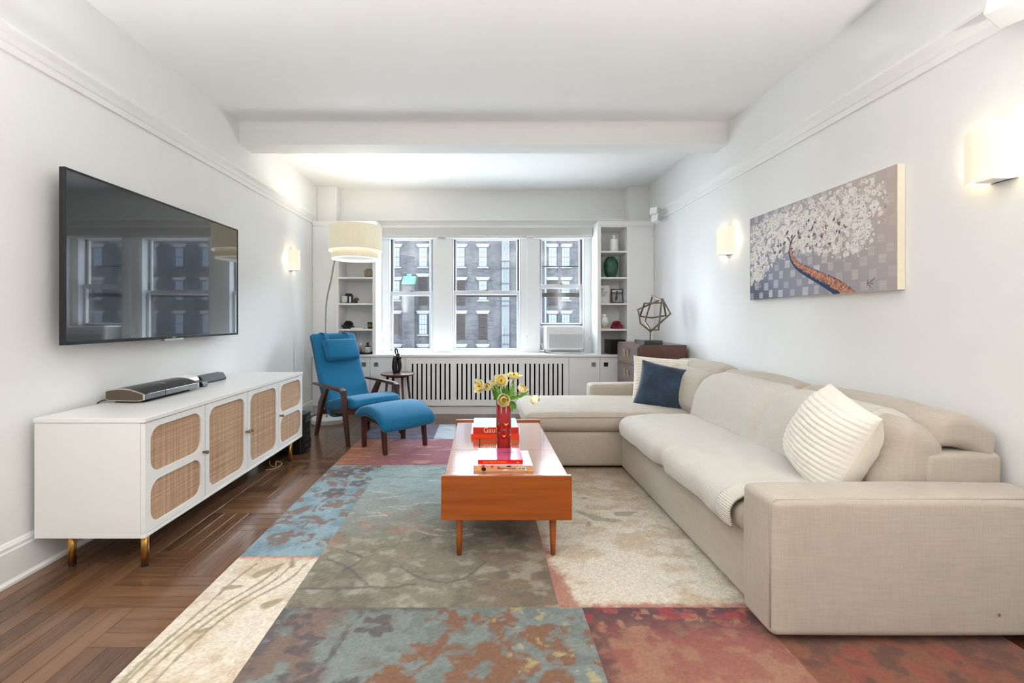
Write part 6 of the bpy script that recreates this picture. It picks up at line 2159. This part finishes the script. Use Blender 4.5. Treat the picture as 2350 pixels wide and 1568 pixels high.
# square dabs on a loose grid
sq = 0.088
for i in range(int(asp / sq) + 1):
    for j in range(int(1 / sq) + 1):
        if (i + j) % 2 and pr.random() < 0.25:
            continue
        cx, cy = (i + 0.5 + pr.uniform(-0.15, 0.15)) * sq, (j + 0.5 + pr.uniform(-0.15, 0.15)) * sq * 1.15
        w, h = sq * pr.uniform(0.34, 0.46), sq * pr.uniform(0.36, 0.5)
        m = (np.abs(PX - cx) < w) & (np.abs(PY - cy) < h)
        if (i + j) % 2 == 0:
            t = pr.uniform(0.35, 0.85)
            st = 0.8 + 0.2 * vnoise(PX * 9 + i, PY * 120 + j * 3, 4)
            cc_ = C(214, 216, 220) if i * sq < asp * 0.62 else C(204, 198, 192)
            img[m] = img[m] * (1 - t) + (cc_ * st[m][:, None]) * t
        else:
            img[m] = img[m] * 0.94 + C(168, 150, 152) * 0.06


def dab(cx, cy, r, col, a=1.0, sq_=1.0):
    i0, i1 = max(0, int((cx - r * 1.4) / asp * NU)), min(NU, int((cx + r * 1.4) / asp * NU) + 2)
    j0, j1 = max(0, int((cy - r * 1.4) * NV)), min(NV, int((cy + r * 1.4) * NV) + 2)
    if i1 <= i0 or j1 <= j0:
        return
    d = np.hypot(PX[i0:i1, j0:j1] - cx, (PY[i0:i1, j0:j1] - cy) * sq_)
    m = np.clip((r - d) / 0.005 + 0.5, 0, 1)[..., None] * a
    img[i0:i1, j0:j1] = img[i0:i1, j0:j1] * (1 - m) + col * m


CLX = ([0.02, 0.2, 0.35, 0.55, 0.8, 1.2, 1.5, 1.7, 1.87], [0.14, 0.12, 0.30, 0.42, 0.42, 0.34, 0.28, 0.36, 0.62])
CUX = ([0.02, 0.3, 0.8, 1.5, 1.75, 1.87], [0.88, 0.97, 0.99, 0.98, 0.97, 0.80])
n = 0
while n < 1650:
    x, y = pr.uniform(0.02, 1.87), pr.uniform(0.08, 0.98)
    lo_, up_ = np.interp(x, *CLX), np.interp(x, *CUX)
    e = min(y - lo_, up_ - y + 0.03, (1.90 - x) * 0.8, x + 0.06)
    if e < 0 or pr.random() > 0.25 + e * 6:
        continue
    r = pr.uniform(0.010, 0.024) * min(1.0, 0.55 + e * 4)
    sh = pr.uniform(0.84, 1.0)
    for q in range(5 if r > 0.016 else 1):
        rr_ = r * 0.55 if r > 0.016 else 0
        dab(x + rr_ * math.cos(q * 1.257 + n), y + rr_ * math.sin(q * 1.257 + n), r * (0.6 if r > 0.016 else 0.8), C(236, 233, 227) * sh, 0.92)
    if pr.random() < 0.55:
        tone = [C(176, 122, 66), C(150, 96, 66), C(110, 70, 64), C(130, 88, 74)][pr.integers(0, 4) if x < 1.15 else pr.integers(0, 2)]
        dab(x + pr.uniform(-0.004, 0.004), y, pr.uniform(0.004, 0.0075), tone, 0.95)
    n += 1
for k in range(34):
    x, y = pr.uniform(0.45, 1.45), pr.uniform(0.46, 0.76)
    for q in range(5):
        dab(x + pr.uniform(-0.014, 0.014), y + pr.uniform(-0.014, 0.014), pr.uniform(0.005, 0.010), [C(92, 56, 60), C(74, 66, 86), C(120, 70, 56)][pr.integers(0, 3)], 0.9)
# trunk: from the bottom edge, sweeping up to the window side
trunk = np.array(smooth_path([(1.50, -0.06, 0), (1.34, 0.06, 0), (1.15, 0.16, 0), (0.96, 0.25, 0), (0.82, 0.33, 0), (0.74, 0.42, 0), (0.715, 0.50, 0), (0.725, 0.58, 0)], 16))[:, :2]
for ps in (0, 1):
    for k, (tx_, ty_) in enumerate(trunk):
        t = k / (len(trunk) - 1)
        w = 0.070 * (1 - t) ** 1.1 + 0.013
        if ps == 0:
            dab(tx_, ty_, w, C(44, 66, 104))
            continue
        for q in range(22):
            cc_ = [C(196, 140, 104), C(158, 104, 104), C(222, 182, 148), C(118, 80, 88), C(200, 122, 72)][pr.integers(0, 5)]
            dab(tx_ + pr.uniform(-0.30, 0.75) * w, ty_ + pr.uniform(-0.30, 0.72) * w, pr.uniform(0.05, 0.14) * w + 0.0025, cc_, 0.7)


# branch tips
for pts in ([(0.725, 0.57), (0.70, 0.62), (0.67, 0.65)], [(0.725, 0.57), (0.755, 0.62), (0.79, 0.65)], [(0.725, 0.57), (0.735, 0.65)]):
    for (a, b_), (c_, d_) in zip(pts[:-1], pts[1:]):
        for s in np.linspace(0, 1, 14):
            dab(a + (c_ - a) * s, b_ + (d_ - b_) * s, 0.006, C(70, 66, 92))
# signature
for pts in ([(1.66, 0.04), (1.67, 0.10)], [(1.66, 0.07), (1.71, 0.09), (1.74, 0.115)], [(1.67, 0.065), (1.70, 0.035)], [(1.69, 0.07), (1.72, 0.065)]):
    for (a, b_), (c_, d_) in zip(pts[:-1], pts[1:]):
        for s in np.linspace(0, 1, 16):
            dab(a * asp / 1.94 + (c_ - a) * s, b_ + (d_ - b_) * s, 0.0028, C(70, 60, 58), 0.8)
V = np.stack([np.full(NU * NV, axf), (ay_f - UU * (ay_f - ay_n)).ravel(), (az_b + VV * (az_t - az_b)).ravel()], 1)
M['paint'] = vcol('canvas_paint', 0.6, 0.3, 120.0, 0.001, 0.04, spec=0.3, sheen=0.0, vscale=200.0)
o = add('painted_face', (V, grid_faces(NU, NV)), M['paint'], art)
set_col(o, np.clip(img.reshape(-1, 3), 0, 1))
